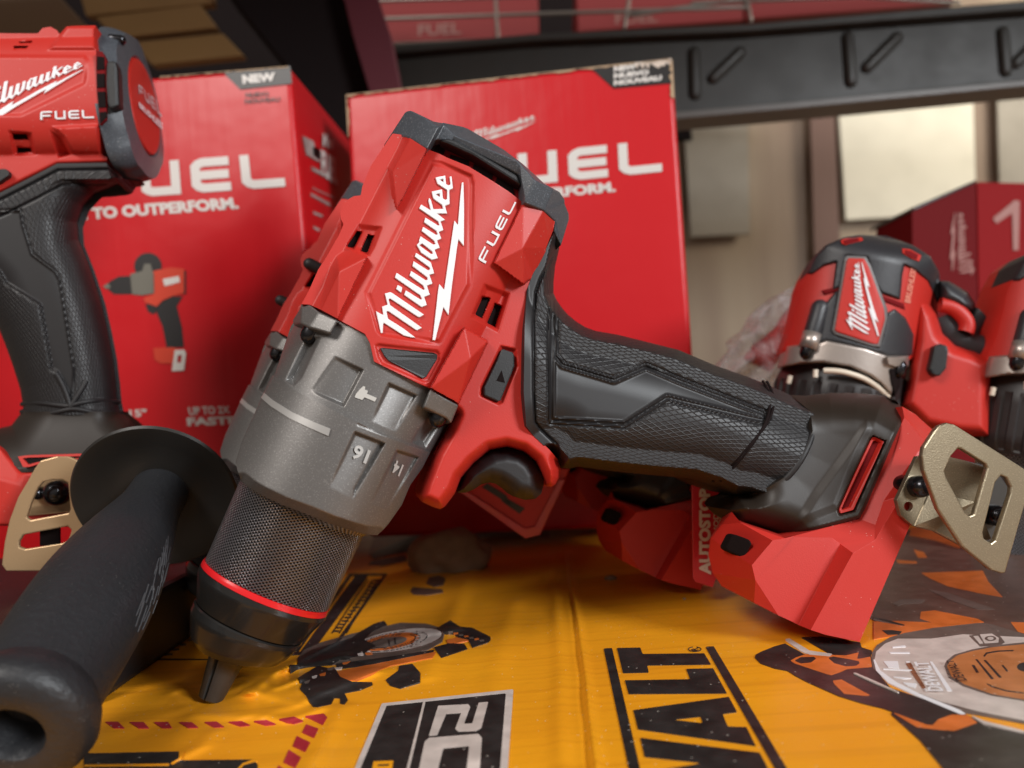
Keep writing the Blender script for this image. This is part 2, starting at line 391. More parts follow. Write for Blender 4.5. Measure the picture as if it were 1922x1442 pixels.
def tube(name, fr, st, m, parent, n=96, sub=4, disp=None, exps=None, uv=True, caps=True, linear=True, uvscale=1.0, cu_=0):
    """rings between left and right silhouette pixels: st = [(uL, vL, uR, vR, depth factor)]"""
    A = np.array([s[:4] for s in st], float); dep = np.array([s[4] if len(s) > 4 else 1 for s in st])
    L_ = fr.pt(A[:, 0], A[:, 1], 0*A[:, 0]); R_ = fr.pt(A[:, 2], A[:, 3], 0*A[:, 0])
    k = np.arange(len(st)); kk = np.linspace(0, len(st)-1, (len(st)-1)*sub+1) if sub > 1 else k.astype(float)
    def interp(X):
        if X.ndim == 1: return np.interp(kk, k, X)
        return np.stack([np.interp(kk, k, X[:, i]) for i in range(X.shape[1])], 1)
    L2, R2, D2 = interp(L_), interp(R_), interp(dep)
    c = (L2+R2)/2; h = (R2-L2)/2; r = np.linalg.norm(h, axis=1)
    ph = np.linspace(0, 2*math.pi, n, endpoint=False)
    P = c[:, None, :] + np.cos(ph)[None, :, None]*h[:, None, :]
    P[:, :, 2] += np.sin(ph)[None, :]*(r*D2)[:, None]
    if cu_: P[:, :, 2] += cu_
    if disp is not None: P = disp(P, c, ph)
    m_ = len(kk); V = P.reshape(-1, 3); FF = []
    for i in range(m_-1):
        for j in range(n):
            j2 = (j+1) % n; FF.append((i*n+j, i*n+j2, (i+1)*n+j2, (i+1)*n+j))
    if caps: FF.append(tuple(range(n))[::-1]); FF.append(tuple((m_-1)*n+j for j in range(n)))
    o = mk(name, V, FF, m, parent, frame=fr)
    me = o.data
    if uv:
        uvl = me.uv_layers.new(name='UVMap'); s_ = np.concatenate([[0], np.cumsum(np.linalg.norm(np.diff(c, axis=0), axis=1))])
        s_ = s_/s_[-1] if uvscale == 1.0 else s_*uvscale
        for p in me.polygons:
            if len(p.vertices) > 4: continue
            wrap = {v % n for v in p.vertices} == {0, n-1}
            for li, vi in zip(p.loop_indices, p.vertices):
                j = vi % n; x = (j if not (wrap and j == 0) else n)/n
                uvl.data[li].uv = (x, s_[vi//n])
    bm = bmesh.new(); bm.from_mesh(me)
    for ed in bm.edges:
        if len(ed.link_faces) == 2 and ed.calc_face_angle(0) > math.radians(28): ed.smooth = False
    bm.to_mesh(me); bm.free()
    return o
def quadbox(name, pts8, m, parent=None, bevel=0):
    V = pts8; FF = [(0, 1, 2, 3), (7, 6, 5, 4), (0, 4, 5, 1), (1, 5, 6, 2), (2, 6, 7, 3), (3, 7, 4, 0)]
    return mk(name, V, FF, m, parent, smooth=False, bevel=bevel)
def capsule(name, a, b, r, m, parent=None, n=16, ends=True):
    a, b = np.array(a, float), np.array(b, float); d = b-a; L_ = np.linalg.norm(d); d /= L_
    x = np.cross(d, [0, 0, 1.]); x = x/np.linalg.norm(x) if np.linalg.norm(x) > 1e-4 else np.array([1., 0, 0]); y = np.cross(d, x)
    prof = [(-r*math.cos(t), r*math.sin(t)) for t in np.linspace(0.15, math.pi/2, 4)] if ends else [(0, r)]
    prof = [(p[0]+(r if False else 0), p[1]) for p in prof]
    st = [(p[0], p[1]) for p in prof]+[(L_-p[0], p[1]) for p in prof[::-1]]
    V = [a+d*s+(x*math.cos(t)+y*math.sin(t))*q for s, q in st for t in np.linspace(0, 2*math.pi, n, endpoint=False)]
    FF = [(i*n+j, i*n+(j+1) % n, (i+1)*n+(j+1) % n, (i+1)*n+j) for i in range(len(st)-1) for j in range(n)]
    FF += [tuple(range(n)), tuple((len(st)-1)*n+j for j in range(n))]
    return mk(name, V, FF, m, parent)
def ellipse(cu, cv, ru, rv, n=28, rot=0):
    return [(cu+ru*math.cos(t)*math.cos(rot)-rv*math.sin(t)*math.sin(rot), cv+ru*math.cos(t)*math.sin(rot)+rv*math.sin(t)*math.cos(rot)) for t in np.linspace(0, 2*math.pi, n, endpoint=False)]
def copy_tree(o, parent=None):
    c = o.copy(); COL.objects.link(c); c.parent = parent
    for ch in list(o.children): copy_tree(ch, c)
    return c
# ---------------------------------------------------------------- the script wordmark, traced once
_m = [LF((245,690),(325,670),(345,680),(805,992),(740,1030),(715,1022),(330,768),(305,765),(300,780),(320,855),(775,1180),(705,1215),(685,1208),(300,945),(275,942),(270,955),(290,1050),(505,1185),(680,1318),(630,1318),(515,1290),(230,1108),(222,1125),(215,1255),(190,1258),(150,1080),(118,942),(225,998),(205,878),(285,850))]
_i = [LF((430,568),(495,605),(478,680),(405,625))]
_lw = [LF((545,645),(755,778),(778,772),(750,715),(388,465),(412,395),(795,642),(815,630),(793,578),(597,435),(620,368),(830,503),(860,490),(848,458),(638,300),(655,230),(865,362),(893,345),(885,320),(672,165),(690,110),(900,245),(950,405),(880,425),(925,550),(845,580),(888,708),(805,740),(845,855),(770,885),(520,710))]
_au = [LE((858,1185),(1090,1338),(1130,1328),(1105,1268),(878,1090),(905,1015),(1145,1165),(1170,1150),(1145,1090),(922,935),(945,848),(1180,995),(1202,985),(1180,920),(833,685),(870,613),(1045,720),(1000,540),(1015,490),(1045,530),(1092,698),(1270,692),(1250,622),(1100,515),(1080,470),(1060,380),(1248,338),(1262,500),(1300,530),(1338,515),(1340,352),(1165,240),(1130,125),(1305,90),(1320,245),(1365,270),(1400,250),(1385,110),(1420,105),(1442,325),(1375,355),(1385,605),(1300,640),(1340,778),(1155,775),(1305,890),(1220,920),(1272,1075),(1190,1110),(1235,1230),(1155,1265),(1205,1395))
       + LF((955,68),(1003,188),(915,212),(765,110)) + LE((790,1345),(840,1290),(830,1270)),
       LE((835,1350),(888,1316))+LF((918,88),(933,122),(905,128)), LE((1130,430),(1205,412),(1210,480)), LE((1205,165),(1270,150),(1275,215))]
_bolt = [[(867,342.4),(870,342),(871.2,392.8),(870.7,462),(860.6,449),(858,464),(848,539),(842,591.8),(832.3,576.6),(817,639),(811.9,638.5),(823,541.7),(824.6,533),(833.9,544.3),(846,460),(853,413.7),(859.7,422.5),(864,370)]]
LOGO_PX = [_m, _i, _lw, _au, _bolt]
_d = np.array([.43, -.903]); _t = np.array([-.903, -.43])
def _norm():
    al = np.array([p for sh in LOGO_PX for lp in sh for p in lp]); s = al @ _d; t = al @ _t
    return [[[((np.dot(p, _d)-s.min())/np.ptp(s), (np.dot(p, _t)-t.min())/np.ptp(t)) for p in lp] for lp in sh] for sh in LOGO_PX]
LOGO = _norm()
# ---------------------------------------------------------------- the hammer drill in front
FM = Frame(0, 0, 1, yaw=12, pitch=5, O=ground(np.float64(402), np.float64(1313)))
drill = tag(FM.empty('hammer_drill'), 'largest red hammer drill in front, leaning on its chuck tip and base', 'power drill', 'red and black hammer drills')
def kz(u, v):
    d = ray(u, v); t = np.dot(FM.O-C, FM.ez)/(d @ FM.ez); return t/.21
AX0 = np.array([712., 676.]); AXD = np.array([.457, -.889]); AXN = np.array([.889, .457])
def tpar(u, v): return ((u-AX0[0])*AXN[0]+(v-AX0[1])*AXN[1])
def spar(u, v): return ((u-AX0[0])*AXD[0]+(v-AX0[1])*AXD[1])
def barrel(u, v, R=176, D=25.5, n=2.6):
    t = np.clip(np.abs(tpar(u, v))/R, 0, 1); return D*.001*(1-t**n)**(1/n)*kz(u, v)
RED_BOTTOM = [(566,571),(581,572)]+LV((205,1065),(355,1145))+ZB((740,155),(870,225),(895,270),(915,360),(1140,470),(1190,490),(1240,532),(1328,572))
RED_TOP = CP((90,272),(165,280),(265,318),(435,428),(560,475),(640,515),(850,600),(1080,740),(1250,850),(1400,965),(1600,1050),(1720,1140),(1700,1240))
RED_LEFT = [(729,262),(696.5,311),(680,350),(677,367),(665,368),(654,374),(643,386),(638,398),(640,412),(645,421),(637,440),(630,452),(614,480.7),(597.5,505.7),(580,545)]
RED_RIGHT = [(1025,466),(1024,473),(1000,519),(991,546),(987,611),(985,735),(988,798),(1001,816),(1031,844),(1048,864),(1052,880),(1049,898),(1042,910),(1034,915),(1026,911),(1020,897),(1004.5,867),(981,848),(950.6,840),(920,846),(889,871),(866,898),(855,925),(843,941),(834,952),(826,956),(812,952),(791,942),(786,930),(793,906),(816,848),(840,806),(852,778)]
RED_OUT = RED_TOP+RED_RIGHT+RED_BOTTOM[::-1]+RED_LEFT[::-1]
PANEL = ZA((1190,312),(1245,318),(1395,385),(1405,430),(1395,925),(1372,968),(1250,1205),(1232,1218),(945,1172),(925,1150),(868,958))
TRI_OUT = ZA((915,1215),(935,1205),(1225,1238),(1240,1258),(1238,1290),(1185,1395),(1160,1402),(950,1310),(930,1275))
VENT_A = LV((545,290),(760,315),(690,500),(640,585),(420,500))
VENT_B = ZA((1452,915),(1578,962),(1520,1155),(1388,1083),(1402,1040))
SLOTS = [LV((530,352),(582,362),(502,526),(430,495)), LV((628,385),(688,395),(628,572),(558,538)), ZA((1440,975),(1482,985),(1440,1085),(1395,1065)), ZA((1502,1008),(1540,1025),(1505,1130),(1460,1110))]
def ramp(poly, u, v, dep, b, p0, p1):
    """sunk area whose depth grows from p0 to p1"""
    d = np.array(p1)-np.array(p0); g = np.clip(((u-p0[0])*d[0]+(v-p0[1])*d[1])/(d @ d), 0, 1)
    return dep*.001*g*np.clip(-sdf(poly, u, v)/b, 0, 1)*kz(u, v)
SWITCH_REC = ZA((1530,1215),(1610,1232),(1618,1320),(1545,1500),(1520,1510),(1428,1465),(1430,1420))
SIL_NECK = RED_RIGHT[9:]
def hrun(u, v):
    k = kz(u, v)
    hb = barrel(u, v)
    hn = rnd(sdf(SIL_NECK, u, v, closed=False), 17.0, 22)*k
    # the neck joins the barrel: full height along the grip side
    h = np.maximum(hb, hn)
    h = np.where(sdf(RED_OUT, u, v) > 0, np.maximum(h, 0), h)
    mm = lambda poly, dep, b: dep*.001*np.clip(-sdf(poly, u, v)/b, 0, 1)*k
    h = h - mm(PANEL, 1.5, 11)
    inp = np.clip(-sdf(PANEL, u, v)/11, 0, 1)
    h = h*(1-inp)+inp*(.0246*k)                                      # the logo panel itself is flat
    h = h + mm(TRI_OUT, -.7, 5)
    h = h - mm(VENT_A, 1.7, 9) - mm(VENT_B, 1.7, 9)
    h = h - mm(SWITCH_REC, 1.4, 7)
    # bosses over the long screws, corner blocks, ridges
    kk = k
    P1 = LV((100,1020,15.5),(205,1065,21.0),(355,1145,24.3),(620,592,25.4),(370,722,24.6),(500,535,20.0),(430,500,17.5),(340,540,15),(255,650,13.5))
    t1 = tri_h(h*0, u, v, P1, [(0,1,8),(1,4,8),(4,7,8),(4,5,7),(5,6,7),(4,3,5),(1,2,4),(2,3,4)])*kk
    P2 = CP((60,272,11),(160,280,15),(265,318,21),(435,428,27.2),(130,1035,25.6),(85,655,21),(0,560,13),(-60,420,8))
    t2 = tri_h(h*0, u, v, P2, [(0,1,7),(1,6,7),(1,2,6),(2,5,6),(2,3,5),(3,4,5),(6,5,4)])*kk
    P3 = ZB((1355,195,26.5),(1190,490,26.0),(1325,565,22.0),(1470,262,22.5),(1385,345,26.4))
    t3 = tri_h(h*0, u, v, P3, [(0,4,1),(0,3,4),(4,3,2),(1,4,2)])*kk
    P4 = CP((1400,965,24.3),(1600,1050,23.6),(1720,1140,16.5),(1700,1240,15.5)) + ZA((1500,815,24.3),(1640,742,24.6),(1765,742,18),(1643,918,20.5),(1690,880,16.5))
    t4 = tri_h(h*0, u, v, P4, [(0,4,5),(0,5,1),(1,5,6),(1,6,2),(2,6,3),(4,7,5),(5,7,8),(5,8,6)])*kk
    # the rounded lobe on the top edge
    lob = LV((385,170),(440,65),(510,40),(610,55),(640,160),(560,300),(470,420),(380,520),(250,640),(200,690),(300,470),(390,310),(430,260))
    dl = -sdf(lob, u, v)
    tl = np.where(dl > 0, np.sqrt(np.clip(1-(1-np.clip(dl/16, 0, 1))**2, 0, 1))*.0155*kk, 0)
    h = np.maximum.reduce([h, t1, t2, t3, t4, tl])
    for q in SLOTS: h = h - mm(q, 3.0, 1.6)
    return np.maximum(h, .0004)
pillow('motor_housing', FM, RED_OUT, hrun, RED, drill, cell=1.9)
def on_housing(poly, lift=.0002):
    u = np.array([p[0] for p in poly]); v = np.array([p[1] for p in poly]); return hrun(u, v)+lift
def surf(lift, const=None):
    return (lambda u, v: hrun(u, v)+lift)
for q in SLOTS:
    c_ = np.mean(q, 0); w_ = float(hrun(np.array([c_[0]]), np.array([c_[1]]))[0])
    plate('vent_slot', FM, [[tuple(c_+(np.array(p)-c_)*1.03) for p in q]], w_+.0012, .003, VOID, drill)
plate('inlay', FM, [ZA((943,1230),(957,1228),(1205,1252),(1224,1262),(1222,1285),(1168,1372),(1150,1377),(985,1292),(965,1270))], surf(.0009), .004, BLK, drill, bevel=.0004)
for nm, r_, off in (('switch', [(1540,1232),(1592,1250),(1600,1268),(1600,1320),(1532,1488),(1515,1490),(1450,1460),(1448,1425)], .0034),):
    sw = plate('direction_switch', FM, [ZA(*r_)], lambda u, v: np.full(len(u), .0188), .006, BLK, drill, bevel=.0009)
    plate('arrow_mark', FM, [ZA((1537,1338),(1553,1400),(1512,1388))], .01893, .0003, VOID, sw)
# wordmark and FUEL on the panel
wm = kz(np.array([790.]), np.array([490.]))[0]
plate('wordmark', FM, LOGO_PX, lambda u, v: .0246*kz(u, v)+.0006, .0012, WHITE, drill, bevel=.00012)
QF = [ZA((1458,818))[0], ZA((1608,520))[0], ZA((1572,500))[0], ZA((1420,797))[0]]
plate('fuel_lettering', FM, mapshapes(fuel_shapes(.19), QF), lambda u, v: hrun(u, v)+.0004, .0012, WHITE, drill)
# gear case in grey paint
GC_OUT = RED_BOTTOM[:]+[(858,775),(845,790),(827,817),(808,849)]+ZB((1190,803),(1000,738),(850,665),(640,560),(500,485),(415,430))+[(515,705),(530,660),(546,613),(560,590)]
GC_BIG = [(566,571)]+[(620,560),(720,610),(830,690),(874,752)]+GC_OUT[len(RED_BOTTOM):]
SOC1 = ZB((590,235),(655,240),(560,440),(520,480),(480,455),(540,330))
SOC2 = ZB((1175,640),(1250,665),(1165,790),(1095,755),(1130,690))
def hgc(u, v):
    k = kz(u, v); h = barrel(u, v, R=172, D=24.4, n=2.3)
    mm = lambda poly, dep, b: dep*.001*np.clip(-sdf(poly, u, v)/b, 0, 1)*k
    h = h - ramp(ZB((725,335),(865,400),(768,582),(640,525),(600,500)), u, v, 2.3, 5, ZB((650,400))[0], ZB((820,480))[0])
    h = h - ramp(ZB((985,462),(1125,525),(1020,710),(895,655)), u, v, 1.7, 5, ZB((960,680))[0], ZB((1050,500))[0])
    h = h - mm(SOC1, 3.8, 14) - mm(SOC2, 3.2, 12)
    return np.maximum(h, .0004)
pillow('gear_case', FM, GC_BIG, hgc, GREY, drill, cell=1.9)
def lug(pts, faces): facets('screw_lug', FM, pts, faces, GREY, drill, bevel=.0006)
k1 = 1.0
lug(ZB((560,90,15.5),(600,82,18.5),(738,158,24.8),(700,226,24.6),(555,175,18.0),(648,118,21.6),(598,196,21.4),(525,180,9),(515,160,9)),
    [(0,1,5,6,4),(5,2,3,6),(0,4,7,8)])
lug(ZB((1190,492,25.8),(1328,572,22.5),(1290,665,21.2),(1270,640,22.0),(1155,585,25.6),(1262,538,24.6)),
    [(0,5,3,4),(5,1,2,3)])
def screw(u, v, w, r, d, parent, fr=FM, m=SCREW, L_=.0016):
    """round screw head whose axis runs along the barrel, showing its domed end"""
    a = fr.pt(np.array([u]), np.array([v]), np.array([w]))[0]; b = fr.pt(np.array([u+d[0]]), np.array([v+d[1]]), np.array([w]))[0]
    dr = (b-a)/np.linalg.norm(b-a)
    return capsule('screw', a-dr*L_, a+dr*r*.6, r, m, parent, n=24)
screw(586, 620, .0160, .0025, (-24, 47), drill)
screw(826, 777, .0195, .0024, (-24, 47), drill)
plate('hammer_mark', FM, [ZB((862,480),(872,484),(870,498),(885,503),(880,518),(928,538),(918,556),(868,535),(856,548),(820,535),(826,518),(846,495))], lambda u, v: hgc(u, v)+.0003, .0008, mat('pale_paint', (.5, .49, .46), .4), drill)
# torque collar
TC_OUT = [(512,703)]+ZB((500,485),(640,560),(850,665),(1000,738),(1190,803))+[(808,849)]+ZB((1150,880),(1090,965),(1050,1060),(985,1152),(960,1180),(930,1208),(880,1206),(820,1190),(700,1152),(600,1110),(470,1062),(360,1010),(310,980),(268,945),(248,890),(240,850),(270,750),(320,640),(375,515))
TC_LOW = ZB((268,945),(310,980),(360,1010),(470,1062),(600,1110),(700,1152),(820,1190),(880,1206),(930,1208))
def htc(u, v):
    k = kz(u, v); h = barrel(u, v, R=178, D=27.0, n=2.15)
    mm = lambda poly, dep, b: dep*.001*np.clip(-sdf(poly, u, v)/b, 0, 1)*k
    d = sdf(TC_LOW, u, v, closed=False)
    h = h - np.clip(1-d/17, 0, 1)*.0042*k*np.clip(h/.02, 0, 1)
    h = h - ramp(ZB((820,700),(970,758),(810,1035),(690,975)), u, v, 1.7, 4, ZB((750,1000))[0], ZB((890,740))[0])
    h = h - .0007*np.clip(-sdf(ZB((935,765),(970,758),(810,1035),(815,980)), u, v)/4, 0, 1)
    h = h - ramp(ZB((1025,790),(1135,825),(980,1085),(890,1060)), u, v, 1.7, 4, ZB((935,1070))[0], ZB((1075,810))[0])
    h = h - mm(ZB((835,660),(1190,795),(1185,806),(830,672)), .3, 2)
    return np.maximum(h, .0004)
tc_ = pillow('torque_collar', FM, TC_OUT, htc, GREY, drill, cell=1.9)
pillow('index_line', FM, ZB((378,512),(420,548),(520,610),(620,655),(702,688),(692,724),(600,684),(500,636),(410,578),(363,537)), lambda u, v: htc(u, v)+.0004, mat('silver_paint', (.40, .39, .375), .35, metal=.4), tc_, cell=1.5, back=.004)
LETP = mat('pale_grey_paint', (.42, .415, .40), .4)
def glyph(name, s, q, hf, m, parent, lift=.0006, bold=.02, fr=FM):
    V, Fc = text_shapes(s, bold); P = mapq(q, V[:, 0], V[:, 1])
    w = hf(P[:, 0], P[:, 1])+lift
    return mk(name, fr.pt(P[:, 0], P[:, 1], w), Fc, m, parent, smooth=False, frame=fr)
glyph('numeral', '16', ZB((900,795),(828,762),(800,828),(874,862)), htc, LETP, tc_, bold=.03)
glyph('numeral', '14', ZB((1060,866),(1022,840),(1000,900),(1037,922)), htc, LETP, tc_, bold=.03)
# chuck
tube('chuck_sleeve', FM, [(456,893,706,1000),(450,905,682,1005),(388,1046,617,1143)], KNURL, drill, sub=10, n=128)
tube('red_ring', FM, [(386,1046,618,1144),(382,1050,615,1149),(379.5,1055,613.5,1154.5)], RING, drill, sub=4)
tube('chuck_shell', FM, [(378.5,1055.5,612.8,1155),(373.5,1068,611,1162),(370.5,1120,567,1204)], NOSE, drill, sub=8)
tube('chuck_nose', FM, [(370,1123,566,1206),(366,1125,567,1209),(359,1140,565,1214),(357.5,1186,541,1234),(366,1204,528,1243),(384,1213,500,1248),(400,1216,478,1246)], NOSE, drill, sub=4)
def jawd(P, c, ph):
    for a in (math.radians(115), math.radians(235), math.radians(355)):
        dd = np.abs((ph-a+math.pi) % (2*math.pi)-math.pi)
        f = 1-.38*np.clip(1-dd/.13, 0, 1)
        P = c[:, None]+(P-c[:, None])*f[None, :, None]
    return P
tube('jaw', FM, [(393,1212,470,1240),(392,1230,452,1256),(376,1292,424,1306),(373,1303,418,1316),(378,1309,410,1319)], mat('jaw_steel', (.075, .072, .068), .42, metal=.6, bump=.15), drill, sub=4, n=120, disp=jawd)
# rear cap
capp = CP((0,392,9),(90,268,14),(225,45,15),(160,150,9),(375,90,23),(265,318,22.5),(550,205,29),(435,428,28.5),(600,180,26),(520,330,26),(720,295,27),(690,350,25.5),(1345,545,28.5),(1350,680,27),(1520,740,30),(1410,965,28.5),(1385,720,27.5),(1700,830,26.5),(1610,1045,26.5),(1800,980,18),(1720,1150,19),(1700,1245,17),(1780,1395,15),(1860,1130,10),(1858,1075,10),(1815,975,14),(1815,925,14),(1775,865,19),
          (500,150,14),(830,212,12),(1200,430,12),(1400,580,12),(1500,670,14),(1600,765,16),(270,40,16),(1640,1420,12),(380,45,12))
#      0 1 2 3 4 5 6 7 8 9 10 11 12 13 14 15 16 17 18 19 20 21 22 23 24 25 26 27 28 29 30 31 32 33 34 35
facets('rear_cap', FM, capp, [(0,1,2,3),(1,5,4,34,2),(4,5,7,6),(6,7,9,8),(8,9,11,10),(10,11,13,12),(12,13,16),(12,16,15,14),(14,15,18,17),(17,18,20,19,25,26,27),(19,20,21,22,23,24,25),
       (4,6,28),(6,8,29,28),(8,10,29),(10,12,30,29),(12,31,30),(12,14,32,31),(14,17,33,32),(17,27,33),(34,4,28)], CAPM, drill, bevel=.0008)
plate('vent_ring', FM, [CP((430,425),(520,330),(620,350),(900,440),(1250,640),(1380,760),(1415,970),(1250,870),(1080,770),(850,640),(640,545))], lambda u, v: .0205*kz(u, v), .03, VRED, drill)
for q in (CP((470,420),(560,380),(620,440),(600,478),(500,452)), CP((670,480),(860,545),(850,605),(660,520)), CP((905,575),(1100,690),(1082,745),(890,620)), CP((1140,705),(1300,800),(1310,900),(1120,760))):
    plate('vent_slot', FM, [q], lambda u, v: .0208*kz(u, v), .002, VOID, drill)
plate('cap_bar', FM, [CP((560,345),(640,315),(720,330),(1345,690),(1380,790),(1300,740),(900,490),(640,370))], lambda u, v: .0245*kz(u, v), .006, BLK, drill, bevel=.0006)
# trigger
tr_out = ZB((1320,1000),(1360,900),(1420,835),(1480,790),(1560,775),(1640,790),(1700,835),(1740,900),(1742,960),(1730,1005),(1700,1030),(1650,1035),(1600,1020),(1560,985),(1520,960),(1480,950),(1440,958),(1400,985),(1360,1000))
pillow('trigger', FM, tr_out, lambda u, v: rnd(-sdf(tr_out, u, v), 11.5, 30, 2.0)*kz(u, v)+.0005, RUB, drill, cell=2)
# grip
SIL_UP = [(1100,380),(1068,408),(1068,414),(1057,443),(1050,466),(1042,500),(1039,530),(1039,550),(1044,562),(1054,577),(1066,591),(1082,604),(1098,614),(1117,621),(1162,629),(1213,641.6),(1273.7,657),(1344.5,687),(1405,708),(1440,722),(1486,743),(1511,753),(1524,768),(1529,785)]
SIL_LO = [(1034,850),(1050,866),(1056,878),(1070,880),(1086.5,876),(1152,885),(1233,893),(1304,899),(1349.5,914),(1380,930),(1405,932),(1430,928)]
GR_OUT = [(1042,432),(1040,436)]+SIL_UP[4:]+[(1529,803),(1511,849),(1486,889),(1456,914.7)]+SIL_LO[::-1][:-1]+[(1031,846),(1001,818),(988,800),(983,735),(985,611),(989,546),(998,519),(1022,473)]
SIL_GL = [(1045,432),(1022,473),(998,519),(989,546),(985,611),(985,735),(988,798),(1001,816),(1031,844)]
SMOOTH = ZC((180,100),(190,330),(215,360),(400,415),(520,365),(650,420),(960,540),(975,560),(960,582),(900,570),(600,497),(440,596),(165,580),(160,560),(162,200),(172,110))
INLAY_EDGE = SMOOTH
SIL_UPX = SIL_UP[:-2]+[(1550,765),(1660,800)]; SIL_LOX = SIL_LO[:-1]+[(1470,955),(1560,990)]
def hgr(u, v):
    k = kz(u, v)
    d = np.minimum(sdf(SIL_UPX, u, v, closed=False), sdf(SIL_LOX, u, v, closed=False))
    h = rnd(d, 20.5, 112, 2.15)*k
    strip = np.clip(1-(sdf(SIL_GL, u, v, closed=False)-4)/30, 0, 1)
    h = np.maximum(h, .0172*k*np.clip(d/18, 0, 1)**.5)
    dg = sdf(SIL_GL, u, v, closed=False)
    h = h - .0010*np.exp(-((dg-17)/2.2)**2)
    ds = sdf(SMOOTH, u, v)
    h = h - .0010*np.clip(-ds/3, 0, 1) - .0006*np.exp(-((ds-3)/2.2)**2) + .0007*np.exp(-((ds+9)/2.2)**2)*(u > 1030)
    return np.maximum(h, .0004)
GAX0 = np.array([1040., 720.]); GAD = np.array([.955, .297])
def gattr(u, v):
    return ((sdf(SMOOTH, u, v) > 4) & (sdf(SIL_GL, u, v, closed=False) > 19)).astype(float)
def guv(u, v, h):
    p = FM.pt(u, v, h); a = np.array([.955, -.297]); b = np.array([.297, .955])
    X = p[:, 0]*a[0]+p[:, 1]*a[1]; Y = p[:, 0]*b[0]+p[:, 1]*b[1]
    # unroll round the grip so that the diamonds narrow towards the silhouettes
    up = sdf(SIL_UPX, u, v, closed=False); lo = sdf(SIL_LOX, u, v, closed=False); q = (up-lo)/(up+lo+1e-6)
    return X, .026*np.arcsin(np.clip(q, -1, 1))
pillow('grip', FM, GR_OUT, hgr, GRIPM, drill, cell=2.0, attr=gattr, uvfn=guv)
# tied tag thread round the grip
for dx in (0, 7):
    pa = np.array([(1432+dx,716),(1444+dx,735),(1447+dx,760),(1440+dx*.6,790),(1425,815),(1405-dx,845),(1380-dx,875),(1352-dx*2,903)], float)
    w = hgr(pa[:, 0], pa[:, 1])+.0004; P = FM.pt(pa[:, 0], pa[:, 1], w)
    cu = bpy.data.curves.new('tag_thread', 'CURVE'); cu.dimensions = '3D'; cu.bevel_depth = .00042; sp = cu.splines.new('NURBS'); sp.points.add(len(P)-1); sp.use_endpoint_u = True
    for i, p in enumerate(P): sp.points[i].co = (*p, 1)
    o = bpy.data.objects.new('tag_thread', cu); COL.objects.link(o); o.data.materials.append(VOID)
    me = bpy.data.meshes.new_from_object(o.evaluated_get(bpy.context.evaluated_depsgraph_get())); bpy.data.objects.remove(o)
    o = bpy.data.objects.new('tag_thread', me); COL.objects.link(o); o.parent = drill
for off, rr in ((0, .0010),):
    pa = np.array([(1509,750),(1524,765),(1531,785),(1528,806),(1512,850),(1487,889),(1457,915),(1432,929)], float)
    P = FM.pt(pa[:, 0], pa[:, 1], hgr(pa[:, 0]-4, pa[:, 1])+.0002)
    cu = bpy.data.curves.new('grip_rim', 'CURVE'); cu.dimensions = '3D'; cu.bevel_depth = rr; sp = cu.splines.new('NURBS'); sp.points.add(len(P)-1); sp.use_endpoint_u = True
    for i, p in enumerate(P): sp.points[i].co = (*p, 1)
    o = bpy.data.objects.new('grip_rim', cu); COL.objects.link(o); o.data.materials.append(RUB)
    me = bpy.data.meshes.new_from_object(o.evaluated_get(bpy.context.evaluated_depsgraph_get())); bpy.data.objects.remove(o)
    o = bpy.data.objects.new('grip_rim', me); COL.objects.link(o); o.parent = drill
# boot: smooth black upper part of the base
BT = ZC((1060,478),(1110,480),(1200,470),(1300,470),(1400,480),(1445,497),(1468,522),(1478,560),(1440,645),(1335,895),(1312,935),(1180,970),(1062,1000),(1035,1003),(950,978),(870,948),(832,908),(850,850),(890,835),(960,828),(1040,780),(1100,700),(1138,610),(1130,540))
BT_TOP = ZC((1000,440),(1060,478),(1110,480),(1200,470),(1300,470),(1400,480),(1470,520))
BT_LOW = ZC((1035,1020),(950,990),(870,960),(822,908),(850,850),(890,835))
BT_EDGE = ZC((1478,560),(1440,645),(1335,895),(1312,935),(1180,970),(1062,1000),(1035,1003),(950,978),(870,948))
COLLAR = [(1511,753),(1526.5,773),(1529,803),(1511,849),(1486,889),(1456,914.7),(1430,927)]
def hbt(u, v):
    k = kz(u, v)
    d = np.minimum(sdf(BT_TOP, u, v, closed=False), sdf(BT_LOW, u, v, closed=False))
    flare = np.clip(sdf(COLLAR, u, v, closed=False)/190, 0, 1)
    h = rnd(d, 19.0, 75, 2.2) + .0085*flare**1.3*np.clip(d/50, 0, 1)**.5
    ridge = ZC((1135,840),(1340,560),(1360,600),(1240,905),(1035,985),(1080,930))
    h = h + .0006*np.clip(-sdf(ridge, u, v)/16, 0, 1)
    h = h - .0010*np.clip(1-sdf(BT_EDGE, u, v, closed=False)/6, 0, 1)
    sl = ZC((1362,628),(1412,648),(1294,912),(1236,926),(1228,905),(1350,638))
    h = h - .0016*np.clip(-sdf(sl, u, v)/3, 0, 1)
    return np.maximum(h, .0004)*k
pillow('base_boot', FM, BT, hbt, BOOT, drill, cell=2.2, backk=.4)
SLO = ZC((1370,634),(1404,650),(1290,905),(1243,918),(1236,903),(1356,642)); SLI = ZC((1374,645),(1394,655),(1282,893),(1249,905),(1246,900),(1362,650))
plate('slot_rim', FM, [[SLO, SLI]], lambda u, v: hbt(u, v)+.0012, .0025, RED, drill, bevel=.0003)
plate('slot_floor', FM, [SLI], lambda u, v: hbt(u, v)+.0002, .002, VRED, drill)
